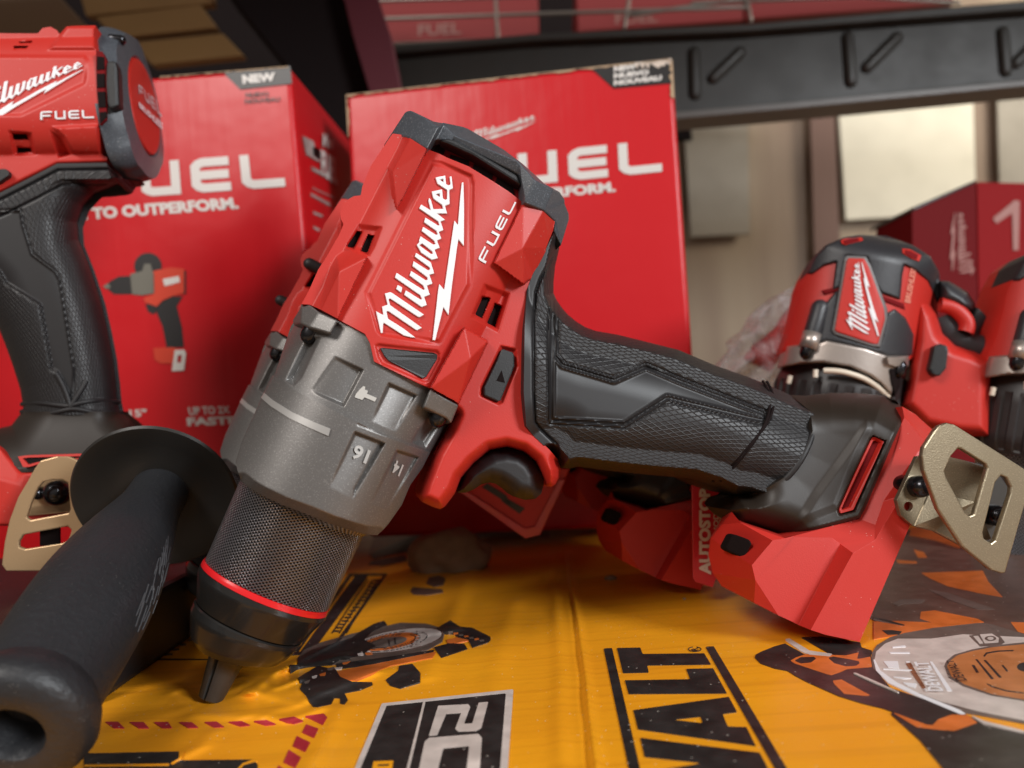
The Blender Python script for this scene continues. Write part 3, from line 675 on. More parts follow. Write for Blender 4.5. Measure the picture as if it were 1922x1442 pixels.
# base in red
bp_ = ZC((838,912,10.0),(800,958,5),(760,1010,2),(752,1075,1.5),(768,1140,2),(800,1188,4),(862,1218,11),(920,1250,23),(1010,1296,25.5),(1058,1318,26.5),(1085,1332,27),(1130,1350,33),(1185,1368,33),(1312,1395,33),
         (1500,960,33),(1368,1018,33),(1288,1065,33.5),(1240,1030,27.5),(1208,1008,27),(1050,1005,25.5),(990,1018,25.5),(912,1110,25.5),(925,1165,25.5),(1310,938,27),(1478,560,25),(1470,520,21),(1520,550,18),(1582,606,20),(1555,652,30),(1400,872,30),(1370,960,30),(870,952,19),(1035,1010,25.4),(1060,1003,25.8),(1470,850,33))
#        0..
facets('battery_base', FM, bp_, [(0,31,1),(1,31,20,21,2),(2,21,22,4,3),(4,22,7,6,5),(22,8,7),(31,32,20),(21,20,32,33,19,18,9,8,22),(18,17,10,9),(17,16,11,10),(16,15,34,14,13,12,11),
       (33,23,30,15,16,17,18,19),(23,24,28,29,30),(24,25,26,27,28),(30,29,34,15),(29,28,14,34)], RED, drill, bevel=.0030, seg=4, backk=.35, shear=.42)
plate('work_light', FM, [ZC((850,995),(905,1015),(915,1030),(890,1075),(878,1082),(822,1058),(815,1046),(838,1002))], lambda u, v: .0145+np.clip(u-1355, 0, 60)*.00013, .004, VOID, drill, bevel=.0005)
plate('sensor_window', FM, [ZC((808,1138),(838,1150),(862,1195),(850,1205),(835,1190))], lambda u, v: .0068+np.clip(u-1355, 0, 60)*.00013, .004, mat('amber_window', (.30, .22, .06), .2), drill)
# belt hook
hook = plate('belt_hook', FM, [[ZH((263,452),(272,400),(325,318),(352,287),(398,270),(440,280),(812,515),(850,545),(855,590),(712,1085),(690,1085),(640,1068),(480,938),(350,742),(272,530)),
      ZH((458,408),(478,412),(608,494),(617,515),(545,765),(520,776),(500,762),(392,562),(384,530),(420,450)), ZH((690,555),(722,568),(746,620),(742,655),(660,905),(636,922),(597,895),(592,862),(660,592))]], lambda u, v: .047+0*u, .0016, BRASS, drill, bevel=.0004)
plate('hook_foot', FM, [[ZH((235,452),(262,448),(330,470),(300,640),(215,830),(147,772),(125,690)), ZH(*[(188+24*math.cos(a), 723+26*math.sin(a)) for a in np.linspace(0, 2*math.pi, 20, endpoint=False)])]], .0352, .0014, BRASS, hook, bevel=.0003)
plate('hook_foot', FM, [ZH((300,640),(330,470),(410,455),(480,470),(600,510),(560,700),(640,900),(480,938),(330,858),(215,830))], lambda u, v: .0352+np.clip((u-1745)/160, 0, 1)*.0095, .0014, BRASS, hook, bevel=.0003)
plate('hook_foot', FM, [ZH((480,470),(600,500),(690,560),(745,640),(712,1080),(620,1060),(500,930),(450,760))], lambda u, v: .036+0*u, .0014, STEEL, hook, bevel=.0003)
a = FM.pt(np.array([ZH((240,615))[0][0]]), np.array([ZH((240,615))[0][1]]), np.array([.0360]))[0]
capsule('screw', a-np.array([0, 0, .006]), a+np.array([0, 0, .001]), .0031, SCREW, hook, n=24)
a = FM.pt(np.array([ZH((650,770))[0][0]]), np.array([ZH((650,770))[0][1]]), np.array([.0372]))[0]
capsule('screw', a-np.array([0, 0, .006]), a+np.array([0, 0, .001]), .0030, SCREW, hook, n=24)
# two more of the same drill lean in the row behind
def behind(s_, a_, b_, label):
    o = copy_tree(drill)
    o['label'] = label
    u_, v_ = a_+s_*961, b_+s_*721; z_ = float((FM.world(FM.pt(np.array([961.]), np.array([721.]), np.array([0.])))-C)[0] @ FW)
    T = unproj(np.float64(u_), np.float64(v_), z_/s_)-unproj(np.float64(961), np.float64(721), z_)
    o.location = Vector(FM.O+T); return o
d2 = behind(.785, 69, 168, 'dim red hammer drill directly behind the front one, its base under the front grip')
d3 = behind(.66, 164, 203, 'hidden third hammer drill, only its dark red base seen below the front trigger')
def add_peg(u, v, z, r_, L_):
    P = unproj(np.float64(u), np.float64(v), z)-(FM.O+(np.array(d2.location)-FM.O)); l = np.array([P @ FM.ex, P @ FM.ey, P @ FM.ez]); dr = np.array([-.8, .35, .2]); dr /= np.linalg.norm(dr)
    return capsule('peg', l-dr*L_, l+dr*r_*.5, r_, RUB, d2, n=20)
add_peg(586, 498, .262, .0021, .008); add_peg(531, 566, .268, .0019, .012)
# ---------------------------------------------------------------- the yellow carton that everything stands on
GF = IDENT
class Ground:
    """flat printed top of the carton: pixels to world points at height w"""
    def pt(s, u, v, w=0.0): return ground(u, v, w)
    def matrix(s): return Matrix.Identity(4)
GR = Ground()
def yellow_mat():
    m, N, L, b = node_mat('yellow_carton')
    tc = N.new('ShaderNodeTexCoord')
    def noise(sc, det, mp=None):
        n = N.new('ShaderNodeTexNoise'); n.inputs['Scale'].default_value = sc; n.inputs['Detail'].default_value = det
        if mp: q = N.new('ShaderNodeMapping'); q.inputs['Scale'].default_value = mp; L.new(tc.outputs['Object'], q.inputs[0]); L.new(q.outputs[0], n.inputs['Vector'])
        else: L.new(tc.outputs['Object'], n.inputs['Vector'])
        return n.outputs['Fac']
    big = noise(14, 4); fl = noise(1, 2, (5, 330, 1)); fine = noise(400, 3); wr = noise(45, 3, (1, .5, 1))
    def mr(src, a, c, d=0, e=1):
        n = N.new('ShaderNodeMapRange'); L.new(src, n.inputs[0])
        for i, x in enumerate((a, c, d, e)): n.inputs[i+1].default_value = x
        return n.outputs[0]
    c1 = mix_node(N, L, mr(big, .35, .7), (.90, .385, .014), (.84, .31, .010))
    c2 = mix_node(N, L, mr(fl, .5, .75, 0, .35), c1, (.52, .17, .008))
    v = N.new('ShaderNodeTexVoronoi'); v.inputs['Scale'].default_value = 420; L.new(tc.outputs['Object'], v.inputs['Vector'])
    c3 = mix_node(N, L, mr(v.outputs['Distance'], .09, .05, 0, .8), c2, (.85, .70, .45))
    L.new(c3, b.inputs['Base Color']); L.new(mr(big, .3, .7, .26, .42), b.inputs['Roughness'])
    p = None
    for src, st, di in ((big, .30, .004), (wr, .22, .0008), (fl, .16, .0005), (fine, .12, .0004)):
        bp = N.new('ShaderNodeBump'); bp.inputs['Strength'].default_value = st; bp.inputs['Distance'].default_value = di
        L.new(src, bp.inputs['Height'])
        if p: L.new(p, bp.inputs['Normal'])
        p = bp.outputs[0]
    L.new(p, b.inputs['Normal'])
    return m
YEL = yellow_mat()
def print_mat(name, col, rough=.38):
    m, N, L, b = node_mat(name)
    tc = N.new('ShaderNodeTexCoord')
    n = N.new('ShaderNodeTexNoise'); n.inputs['Scale'].default_value = 160; n.inputs['Detail'].default_value = 6; L.new(tc.outputs['Object'], n.inputs['Vector'])
    v = N.new('ShaderNodeTexVoronoi'); v.inputs['Scale'].default_value = 330; L.new(tc.outputs['Object'], v.inputs['Vector'])
    def mr(src, a, c, d=0, e=1):
        q = N.new('ShaderNodeMapRange'); L.new(src, q.inputs[0])
        for i, x in enumerate((a, c, d, e)): q.inputs[i+1].default_value = x
        return q.outputs[0]
    c1 = mix_node(N, L, mr(n.outputs['Fac'], .35, .8, 0, .5), col, tuple(min(1, c*1.8+.03) for c in col))
    c2 = mix_node(N, L, mr(v.outputs['Distance'], .10, .05, 0, .7), c1, (.6, .55, .48))
    L.new(c2, b.inputs['Base Color']); b.inputs['Roughness'].default_value = rough
    bp = N.new('ShaderNodeBump'); bp.inputs['Strength'].default_value = .25; bp.inputs['Distance'].default_value = .001; L.new(n.outputs['Fac'], bp.inputs['Height']); L.new(bp.outputs[0], b.inputs['Normal'])
    return m
PK = print_mat('black_print', (.018, .015, .014)); PG = print_mat('grey_print', (.30, .265, .24)); PR = print_mat('dark_red_print', (.36, .02, .03)); PO = print_mat('orange_print', (.55, .13, .02))
PGL = print_mat('pale_print', (.52, .45, .41)); PBR = print_mat('brown_print', (.10, .055, .04)); PSM = print_mat('smoke_print', (.12, .09, .075))
yel = bpy.data.objects.new('yellow_carton', None); COL.objects.link(yel)
tag(yel, 'big yellow carton lying flat under the tools, printed with black lettering and saws', 'carton')
# the top panel: a fine sheet with dents round the chuck tip and along the crease
# wrinkles pressed into the board: (points, width, height) in metres across the line
WR = [([(1064,1040),(1068,1085),(1074,1120),(1082,1165),(1088,1210),(1097,1270),(1102,1330),(1108,1380),(1116,1450),(1130,1560)], .0016, .0011), ([(1040,1040),(1042,1100),(1046,1180),(1052,1260),(1050,1340),(1056,1450),(1060,1560)], .0022, .0006),
      ([(1060,1040),(1064,1085),(1070,1120),(1078,1165),(1083,1210),(1091,1270),(1095,1330),(1101,1380),(1108,1450),(1120,1560)], .0009, -.0010),
      ([(500,1262),(600,1240),(680,1222),(760,1195),(860,1180)], .0035, .0007), ([(450,1290),(560,1320),(600,1300),(700,1262)], .003, .0010), ([(455,1270),(520,1290),(560,1275)], .0025, .0012), ([(470,1300),(520,1262),(590,1225),(640,1200)], .0022, .0009),
      ([(330,1300),(370,1340),(450,1345),(520,1332)], .003, .0008), ([(500,1345),(540,1350),(600,1330)], .0025, .0007), ([(640,1330),(620,1370),(590,1420),(560,1460)], .003, .0007),
      ([(340,1420),(380,1400),(400,1376)], .0025, .0008), ([(230,1290),(290,1285),(330,1296)], .003, .0006), ([(905,1010),(880,1080),(830,1200),(800,1270)], .004, .0007), ([(965,1130),(940,1220),(920,1330),(900,1420)], .004, .0005), ([(640,1230),(700,1240),(760,1228)], .0025, .0006)]
def gz(u, v):
    P = ground(u, v); x, y = P[:, 0], P[:, 1]
    tp = ground(np.float64(402), np.float64(1313)); r = np.hypot(x-tp[0], y-tp[1])
    z = -.0005*np.exp(-(r/.012)**2)+.0002*np.sin(7*np.arctan2(y-tp[1], x-tp[0]))*np.exp(-((r-.02)/.012)**2)
    for pts, wd, hg in WR:
        A = np.array(pts, float); G = ground(A[:, 0], A[:, 1])[:, :2]
        d = sdf([tuple(g) for g in G], x, y, closed=False)
        z = z+hg*np.exp(-(d/wd)**2)*(1+.12*np.sin(x*310+y*190))
    # soft waviness of old board
    z = z+.00025*np.sin(x*55+2*np.sin(y*40))*np.sin(y*47+1.3)
    return z
pillow('top_panel', GR, [(-300,1012),(2300,835),(2300,1600),(-300,1600)], gz, YEL, yel, cell=3.0, back=-.004)
bx = [(-.50,-.02,-.006),(.62,-.02,-.006),(.62,.56,-.006),(-.50,.56,-.006),(-.50,-.02,-.12),(.62,-.02,-.12),(.62,.56,-.12),(-.50,.56,-.12)]
quadbox('carton_body', bx, CARD, yel)
def gp(name, polys, m, w=.0001, parent=yel):
    """prints drape over the board: each is a fine sheet that follows its wrinkles"""
    os_ = []
    for sh_ in polys:
        if not isinstance(sh_[0][0], (tuple, list)): sh_ = [sh_]
        A = np.array(sh_[0]); ext = np.ptp(A, axis=0).max()
        os_.append(pillow(name, GR, sh_[0], lambda u, v: gz(u, v)+w+.00008, m, parent, cell=1.0 if ext < 60 else (1.5 if ext < 260 else 2.2), back=-.0035, holes=sh_[1:]))
    if len(os_) > 1:                          # the pieces of one print are one sheet of ink
        bm = bmesh.new()
        for o_ in os_: bm.from_mesh(o_.data)
        bm.to_mesh(os_[0].data); bm.free()
        for o_ in os_[1:]: bpy.data.objects.remove(o_)
    return os_[0]
# maker's name running away from the viewer
gp('lettering', [ZW((212,148),(275,146),(485,1049),(520,1190),(435,1190),(400,1049)), ZW((312,145),(487,142),(505,190),(968,185),(1018,268),(538,275),(550,328),(358,333)), ZW((372,388),(862,380),(833,302),(1035,298),(1138,485),(400,490)),
    [ZW((435,612),(1152,512),(1215,625),(1105,640),(1145,735),(1285,740),(1355,880),(470,755)), ZW((722,684),(940,660),(957,710))], ZW((487,820),(1385,932),(1462,1075),(1520,1190),(590,1190),(560,1072),(965,1010),(520,962)), ZW((977,135),(1040,133),(1590,1050),(1670,1190),(1580,1190),(1500,1050))], PK)
ri = [ellipse(*ZW((897,153))[0], 12.6, 4.7), ellipse(*ZW((897,153))[0], 11.2, 3.9)]
gp('registered_mark', [[ri[0], ri[1]]], PK)
text_px('registered_mark', GR, 'R', ZW((925,166),(922,140),(868,145),(872,170)), .0006, PK, yel)
# number plate
gp('number_plate', [[ZE((1253,300),(1780,243),(1752,640),(1110,640)), ZE((1272,308),(1750,258),(1722,625),(1140,625))], ZE((1418,294),(1428,293),(1348,625),(1336,625))], PGL, .00016)
gp('number_plate', [ZE((1270,307),(1750,257),(1722,628),(1138,628))], PK)
gp('numeral', [ZD((1390,1130),(1540,1122),(1550,1135),(1518,1220),(1560,1218),(1592,1115),(1640,1110),(1605,1240),(1580,1255),(1490,1258),(1475,1245),(1505,1165),(1430,1170),(1385,1275),(1343,1280)),
    [ZD((1345,1290),(1590,1270),(1608,1290),(1590,1560),(1270,1560),(1322,1310)), ZD((1415,1342),(1545,1330),(1525,1500),(1375,1500))]], PGL, .00018)
gp('numeral', [[ZD((1067,1408),(1166,1404),(1150,1500),(1050,1500)), ZD((1088,1420),(1145,1417),(1143,1430),(1085,1432)), ZD((1082,1444),(1140,1442),(1136,1480),(1076,1480))]], YEL, .00020)
# red dashes
D_ = [((95,373),(105,373),(124,398),(95,399)),((143,373),(195,373),(222,398),(178,398)),((240,374),(298,374),(320,398),(278,398)),((337,374),(397,374),(412,398),(372,398)),((437,374),(492,375),(518,396),(475,397)),((540,374),(590,372),(622,394),(580,396)),((635,373),(690,370),(727,386),(685,391)),((738,370),(790,366),(830,382),(785,387)),((838,362),(900,352),(940,370),(900,380)),((945,350),(1020,340),(1033,355),(1015,385)),((950,383),(998,400),(980,437),(933,415)),((912,430),(965,455),(945,493),(895,470)),((880,485),(928,515),(905,557),(858,535)),((838,548),(885,575),(860,620),(815,600))]
gp('dashed_border', [ZE(*q) for q in D_], PR, .00014)
gp('black_tubes', [ZE((60,500),(440,492),(455,498),(440,530),(400,542),(60,545)), ZE((60,550),(330,552),(420,528),(740,524),(755,545),(745,640),(60,640))], PK, .00014)
gp('tube_outline', [ZE(*q) for q in (((440,492),(462,492),(450,520),(415,545),(405,540),(440,520)), ((60,545),(400,541),(400,549),(60,553)), ((735,524),(757,530),(700,545),(670,580),(662,575),(695,540)))], YEL, .00020)
# printed saw, left
gp('printed_saw', [ZD((690,990),(790,930),(880,950),(900,985),(960,1010),(1060,1012),(1062,1024),(1000,1050),(920,1065),(938,1100),(920,1122),(900,1118),(900,1090),(870,1088),(855,1120),(790,1135),(765,1135),(730,1080),(700,1045),(712,1020)),
   ZD((645,925),(690,925),(690,890),(760,850),(960,790),(1000,760),(1070,720),(1120,705),(1135,725),(1060,760),(1020,800),(1080,830),(1000,880),(900,900),(860,925),(760,930),(700,935),(650,935)),
   ZD((1380,745),(1450,703),(1500,735),(1560,740),(1650,785),(1652,800),(1640,812),(1560,838),(1540,800),(1490,790),(1470,770),(1420,765)), ZD((1368,838),(1440,818),(1520,820),(1535,845),(1405,888)), ZD((1128,1000),(1190,955),(1195,930),(1260,920),(1300,965),(1298,1012),(1200,1042),(1150,1028))], PK, .0002)
gp('printed_saw', [ZD((690,890),(720,850),(800,815),(960,770),(1070,745),(1200,715),(1330,720),(1400,740),(1422,770),(1410,810),(1340,850),(1180,895),(1040,915),(860,925),(720,930),(690,915))], PSM, .00012)
gp('printed_saw', [ZD(*ellipse(1190,805,220,52,rot=-.16))], PGL, .00014)
gp('printed_saw', [ZD(*ellipse(1150,810,150,38,rot=-.18)), ZD((880,960),(1300,870),(1380,860),(1360,890),(1150,930),(980,1000),(900,1005)), ZD((1430,800),(1540,775),(1565,800),(1440,825))], PO, .00016)
gp('printed_saw', [ZD(*ellipse(1130,815,105,24,rot=-.18))], PSM, .00018)
gp('printed_saw', [ZD((880,920),(1180,880),(1370,850),(1365,862),(1050,925),(890,945)), ZD((1138,800),(1142,830),(1150,830),(1147,800)),ZD((1168,790),(1172,822),(1180,822),(1177,790))], PK, .0002)
text_px('lettering', GR, 'DEWALT', ZD((1312,832),(1340,765),(1290,758),(1262,830)), .0010, PGL, yel)
for rx, ry in ((175, 44), (140, 35), (118, 29)): gp('saw_outline', [[ZD(*ellipse(1165,808,rx,ry,rot=-.17)), ZD(*ellipse(1165,808,rx-7,ry-3,rot=-.17))]], PK, .00019)
gp('saw_outline', [[ZD(*ellipse(1195,803,225,56,n=48,rot=-.16)), ZD(*ellipse(1195,803,217,52,n=48,rot=-.16))]], PBR, .00019)
for i in range(9):
    x, y = 720+38*i, 1000-18*i+rng.uniform(-12, 12); gp('saw_detail', [ZD((x,y),(x+rng.uniform(20,46),y-rng.uniform(2,12)),(x+rng.uniform(20,40),y+7),(x+4,y+9))], [PSM, PGL, PO][i % 3], .00024)
for i in range(7):
    x, y = 1440+26*i, 760+7*i; gp('saw_detail', [ZD((x,y),(x+22,y-3),(x+24,y+5),(x+2,y+7))], [PSM, PO][i % 2], .00024)
# side label, left of the saw
gp('printed_label', [[ZD((945,470),(1138,468),(860,862),(650,878)), ZD((958,482),(1118,478),(850,850),(690,862))], ZD((972,484),(1040,482),(760,860),(700,864))], PK, .00012)
for i in range(3):
    q0 = (1010+22*i, 505); gp('printed_label', [ZD((q0[0]+25+5*i,500),(q0[0]+30+5*i,500),(q0[0]-150+14*i,770),(q0[0]-156+14*i,770))], PK, .00014)
for i in range(16):
    t = i/16; x = 1085-215*t; y = 500+270*t
    gp('small_print', [ZD((x-14,y),(x+rng.uniform(8,26),y-1),(x+rng.uniform(5,22),y+6),(x-17,y+7))], PK, .00013)
gp('printed_line', [ZD((-60,893),(250,896),(250,900),(-60,900)), ZD((-60,893),(-45,893),(220,732),(214,730))], PK)
for i in range(4): gp('small_print', [ZD((20+40*i,870-24*i),(60+34*i,868-24*i),(66+34*i,874-24*i),(26+40*i,878-24*i))], PBR, .00013)
gp('torn_print', [[(155,1110),(190,1092),(330,1086),(372,1085),(366,1140),(330,1160),(240,1165),(180,1160)], [(290,1160),(340,1150),(320,1170),(270,1180)]], PSM)
# dark print at the rear left, near the lump
for q_ in ([(700,972),(910,962),(905,968),(720,985)],[(745,985),(860,1012),(850,1022),(740,1040),(700,1050),(695,1040),(780,1005)],[(890,962),(905,962),(850,1010),(842,1012),(835,1005)]): gp('rear_print', [q_], PBR, .00012)
for q_ in ([(690,1060),(700,1052),(760,1042),(765,1052),(720,1062)],[(770,1110),(775,1102),(800,1104),(830,1106),(832,1112),(800,1117),(776,1116)],[(800,1095),(805,1084),(825,1080),(836,1086),(832,1098),(815,1102)]): gp('rear_print', [q_], PBR, .00013)
gp('orange_panel', [[(700,985),(840,1010),(770,1030),(690,1045),(700,1010)],[(900,962),(1035,960),(1030,1010),(880,1010),(850,1012)]], PO, .0001)
# printed saw, right
gp('dark_panel', [[(1655,1110),(1690,1000),(1730,985),(2100,985),(2100,1300),(1922,1252),(1880,1230),(1800,1195),(1650,1170),(1632,1160)]], PBR, .00008)
gp('dark_panel', [ZS((990,690),(1620,750),(1922,820),(2050,840),(2050,1250),(1480,1250),(1360,1075),(1200,880))], PK, .0001)
gp('dark_tool', [ZS((62,310),(68,290),(110,268),(200,232),(270,213),(405,288),(560,290),(860,280),(880,380),(1000,520),(1500,690),(1620,760),(1400,815),(1290,800),(1000,680),(950,662),(800,625),(640,575),(430,482),(340,435),(290,402),(200,385),(100,350))], PK, .00012)
gp('dark_tool', [ZS((380,170),(520,165),(790,205),(800,240),(870,262),(870,285),(600,295),(520,250))], PK, .00012)
gp('orange_part', [[ZS((308,332),(345,310),(420,285),(600,292),(690,300),(780,320),(860,305),(872,375),(700,390),(650,412),(590,432),(550,422),(340,352)), ZS((332,332),(380,306),(470,304),(486,318),(450,345),(380,352)), ZS((568,312),(600,302),(700,318),(780,335),(788,350),(760,368),(690,372),(610,350))],
   ZS((600,470),(660,462),(860,572),(820,574),(680,560),(610,492)), ZS((1005,684),(1250,775),(1290,778),(1330,738),(1420,705),(1530,706),(1600,760),(1440,815),(1330,808),(1180,790)), ZS((600,292),(690,296),(780,275),(768,318),(700,312))], PO, .00016)
gp('guard', [ZS((268,185),(300,178),(440,262),(600,285),(580,302),(440,290),(380,265))], PGL, .00018)
gp('blade_disc', [ZS((868,320),(870,280),(905,225),(1000,168),(1100,140),(1300,105),(1600,72),(1700,80),(1922,150),(2050,170),(2050,790),(1922,765),(1600,705),(1500,690),(1350,640),(1180,570),(980,480),(880,385))], PSM, .00014)
gp('blade_disc', [ZS((890,320),(900,270),(960,215),(1050,180),(1280,180),(1500,150),(1922,170),(2050,180),(2050,770),(1922,745),(1600,680),(1350,615),(1180,550),(1000,465),(910,390))], PGL, .00017)
gp('blade_disc', [ZS((880,320),(888,318),(930,400),(1040,480),(1200,560),(1480,672),(1520,700),(1480,700),(1180,575),(980,482),(900,400))], WHITE, .0002)
gp('blade_centre', [ZS((1370,370),(1385,335),(1440,290),(1560,255),(1700,228),(1922,205),(2050,200),(2050,625),(1922,612),(1700,575),(1500,510),(1400,450))], PSM, .0002)
gp('blade_centre', [ZS((1390,370),(1410,335),(1460,295),(1580,262),(1700,240),(1922,218),(2050,215),(2050,615),(1922,600),(1700,562),(1510,495),(1420,440))], print_mat('tan_print', (.42, .15, .045)), .00023)
gp('arbor_hole', [ZS(*ellipse(1935,375,62,32))], PK, .00026)
gp('blade_marks', [ZS((1640,300),(1660,275),(1740,262),(1850,258),(1850,266),(1750,270),(1668,284),(1650,306)), ZS((1655,490),(1700,515),(1800,545),(1922,560),(1922,552),(1800,536),(1710,508),(1665,488)), ZS((1585,322),(1600,322),(1715,458),(1695,460)), ZS((1642,328),(1660,328),(1770,448),(1750,450)), ZS((1560,362),(1580,362),(1612,415),(1592,416)), ZS((1765,362),(1780,362),(1815,405),(1800,407))], PK, .00026)
text_px('lettering', GR, 'DEWALT', ZS((1530,468),(1430,325),(1385,332),(1450,472)), .0008, PK, yel)
text_px('lettering', GR, 'DEWALT', ZS((1368,542),(1258,335),(1160,340),(1262,540)), .0008, WHITE, yel)
gp('lettering_bars', [ZS((1392,542),(1428,542),(1288,338),(1270,338)), ZS((1240,540),(1255,540),(1130,335),(1103,335),(1125,365))], WHITE, .00024)
gp('symbol_plate', [ZS((1540,158),(1700,140),(1760,165),(1790,205),(1760,225),(1620,235))], PSM, .00022)
gp('symbol', [[ZS((1615,150),(1700,145),(1748,175),(1745,205),(1650,212)), ZS(*ellipse(1690,178,40,19))], ZS((1570,162),(1605,160),(1640,212),(1615,214))], PGL, .00026)
gp('symbol', [ZS(*ellipse(1690,178,22,10))], PGL, .00026)
O3 = [ZH((255,1082),(590,1070),(620,1130),(700,1215),(560,1190),(400,1155),(300,1110)), ZH((255,1292),(330,1285),(560,1330),(600,1350),(480,1362),(370,1368),(250,1330)), ZH((740,1348),(813,1350),(850,1380),(850,1420),(780,1400)), ZH((0,1345),(130,1342),(300,1350),(480,1360),(300,1385),(160,1410),(60,1430),(0,1440)),
      ZH((205,835),(330,850),(480,930),(460,950),(330,905),(190,880)), ZH((120,1010),(230,1020),(235,1032),(130,1030)), ZH((215,955),(270,970),(290,1000),(240,1000))]
gp('orange_part', O3, PO, .00013)
gp('grey_streaks', [ZH((100,1250),(150,1225),(280,1225),(260,1245),(160,1250),(130,1262)), ZH((290,1170),(400,1190),(660,1280),(560,1280),(400,1225)), ZH((0,1325),(100,1345),(170,1365),(150,1367),(0,1340)), ZH((580,1352),(620,1358),(715,1405),(700,1410))], PSM, .00016)
gp('dark_tool', [ZS((940,122),(1010,120),(1080,130),(1060,150),(980,152)), ZS((870,30),(960,45),(1100,85),(1090,90),(950,55),(880,38))], PK, .0002)
# scuffs on the printed blade
gp('scuffs', [ZS((945,385),(1150,395),(1145,402),(950,392)), ZS((985,272),(1130,272),(1135,282),(1000,280)), ZS((1010,235),(1100,225),(1105,236),(1015,242)), ZS((1080,480),(1180,490),(1170,520),(1120,505)), ZS((950,335),(1050,335),(1060,385),(985,378)), ZS((1000,440),(1160,452),(1090,458))], WHITE, .0003)
gp('scuffs', [ZS((1105,350),(1140,345),(1170,400),(1245,520),(1220,525),(1140,410))], mat('torn_board', (.25, .09, .04), .8, bump=.5), .00028)
gp('scratch', [ZS((738,415),(760,415),(900,475),(1060,548),(1050,550),(890,485)), ZS((1540,700),(1640,745),(1922,815),(1922,828),(1640,765))], PGL, .0004)
# ---------------------------------------------------------------- lump, crumbs
def lump(name, u, v, rx, ry, rz, m, label, cat, group=None, seed=1, n=40):
    r_ = np.random.default_rng(seed); c = ground(np.float64(u), np.float64(v))
    bm = bmesh.new(); bmesh.ops.create_icosphere(bm, subdivisions=5 if n > 20 else 2, radius=1)
    ks = r_.normal(size=(14, 3))*np.linspace(1.2, 7, 14)[:, None]; ph = r_.uniform(0, 6, 14)
    for ve in bm.verts:
        p = np.array(ve.co); d = sum(.30/(1+.5*i)*math.sin(k @ p+q) for i, (k, q) in enumerate(zip(ks, ph)))
        p = p*(1+.45*d); ve.co = (p[0]*rx, p[1]*ry, max(p[2], -.55)*rz)
    for f_ in bm.faces: f_.smooth = True
    zmin = min(ve.co.z for ve in bm.verts)
    me = bpy.data.meshes.new(name); bm.to_mesh(me); bm.free()
    o = bpy.data.objects.new(name, me); COL.objects.link(o); me.materials.append(m); o.location = (c[0], c[1], -zmin-.0002)
    return tag(o, label, cat, group)
CLAY = mat('dry_clay', (.27, .18, .11), .9, bump=.9, bscale=500, var=.5, vscale=150)
lump('clay_lump', 845, 1068, .0165, .011, .011, CLAY, 'brown lump of dry clay on the yellow carton behind the chuck', 'clay lump', seed=5)
lump('crumb', 1146, 1088, .0022, .0015, .0013, CLAY, 'small dark crumb on the yellow carton right of the crease', 'crumb', seed=3, n=10)
lump('crumb', 1285, 1126, .0009, .0007, .0006, CLAY, 'tiny brown crumb just left of the upright red tag', 'crumb', seed=7, n=10)
# ---------------------------------------------------------------- red cartons behind
def red_box(name, label, u, v, z, yaw, fr_quad, side, extra):
    fr = Frame(u, v, z, yaw=yaw, pitch=0)
    root = fr.empty(name)
    return fr, root
# vertical planes: yaw about the world's vertical
class Wall:
    """a vertical plane through ground point (x0, y0), turned by yaw; w towards the viewer"""
    def __init__(s, x0, y0, yaw, z0=0.0):
        s.O = np.array([x0, y0, z0]); y = math.radians(yaw)
        s.ex = np.array([math.cos(y), math.sin(y), 0]); s.ez = np.array([math.sin(y), -math.cos(y), 0]); s.ey = np.array([0, 0, 1.])
    pt = Frame.pt; world = Frame.world; px = Frame.px; matrix = Frame.matrix; empty = Frame.empty
def box_on(fr, q, depth, root, m=CARTON, name='carton_panel', bevel=.0028):
    """carton whose front face covers the pixel quad q (bottom-left, bottom-right, top-right, top-left)"""
    A = np.array(q, float); P = fr.pt(A[:, 0], A[:, 1], 0*A[:, 0])
    N_ = 14
    V = []; FF = []
    s_, t_ = np.meshgrid(np.linspace(0, 1, N_), np.linspace(0, 1, N_)); s_ = s_.ravel()[:, None]; t_ = t_.ravel()[:, None]
    Fp = (1-s_)*(1-t_)*P[0]+s_*(1-t_)*P[1]+s_*t_*P[2]+(1-s_)*t_*P[3]
    bul = (16*(s_*(1-s_)*t_*(1-t_))[:, 0])
    Fp = Fp.copy(); B = Fp.copy(); Fp[:, 2] += .0004*bul; B[:, 2] -= depth
    n = N_*N_; V = np.concatenate([Fp, B])
    for j in range(N_-1):
        for i in range(N_-1):
            a = j*N_+i; FF += [(a, a+1, a+N_+1, a+N_), (a+n+N_, a+n+N_+1, a+n+1, a+n)]
    edge = [(i, i+1) for i in range(N_-1)]+[((i+1)*N_-1, (i+2)*N_-1) for i in range(N_-1)]+[(n-1-i, n-2-i) for i in range(N_-1)]+[(n-N_-i*N_, n-2*N_-i*N_) for i in range(N_-1)]
    FF += [(b, a, a+n, b+n) for a, b in edge]
    return mk(name, V, FF, m, root, smooth=True, bevel=bevel, seg=3, angle=50, wn=True)
LIFT = .0006
def on_box(fr, root, name, polys, m, w=LIFT): return plate(name, fr, polys, w, .0001, m, root)
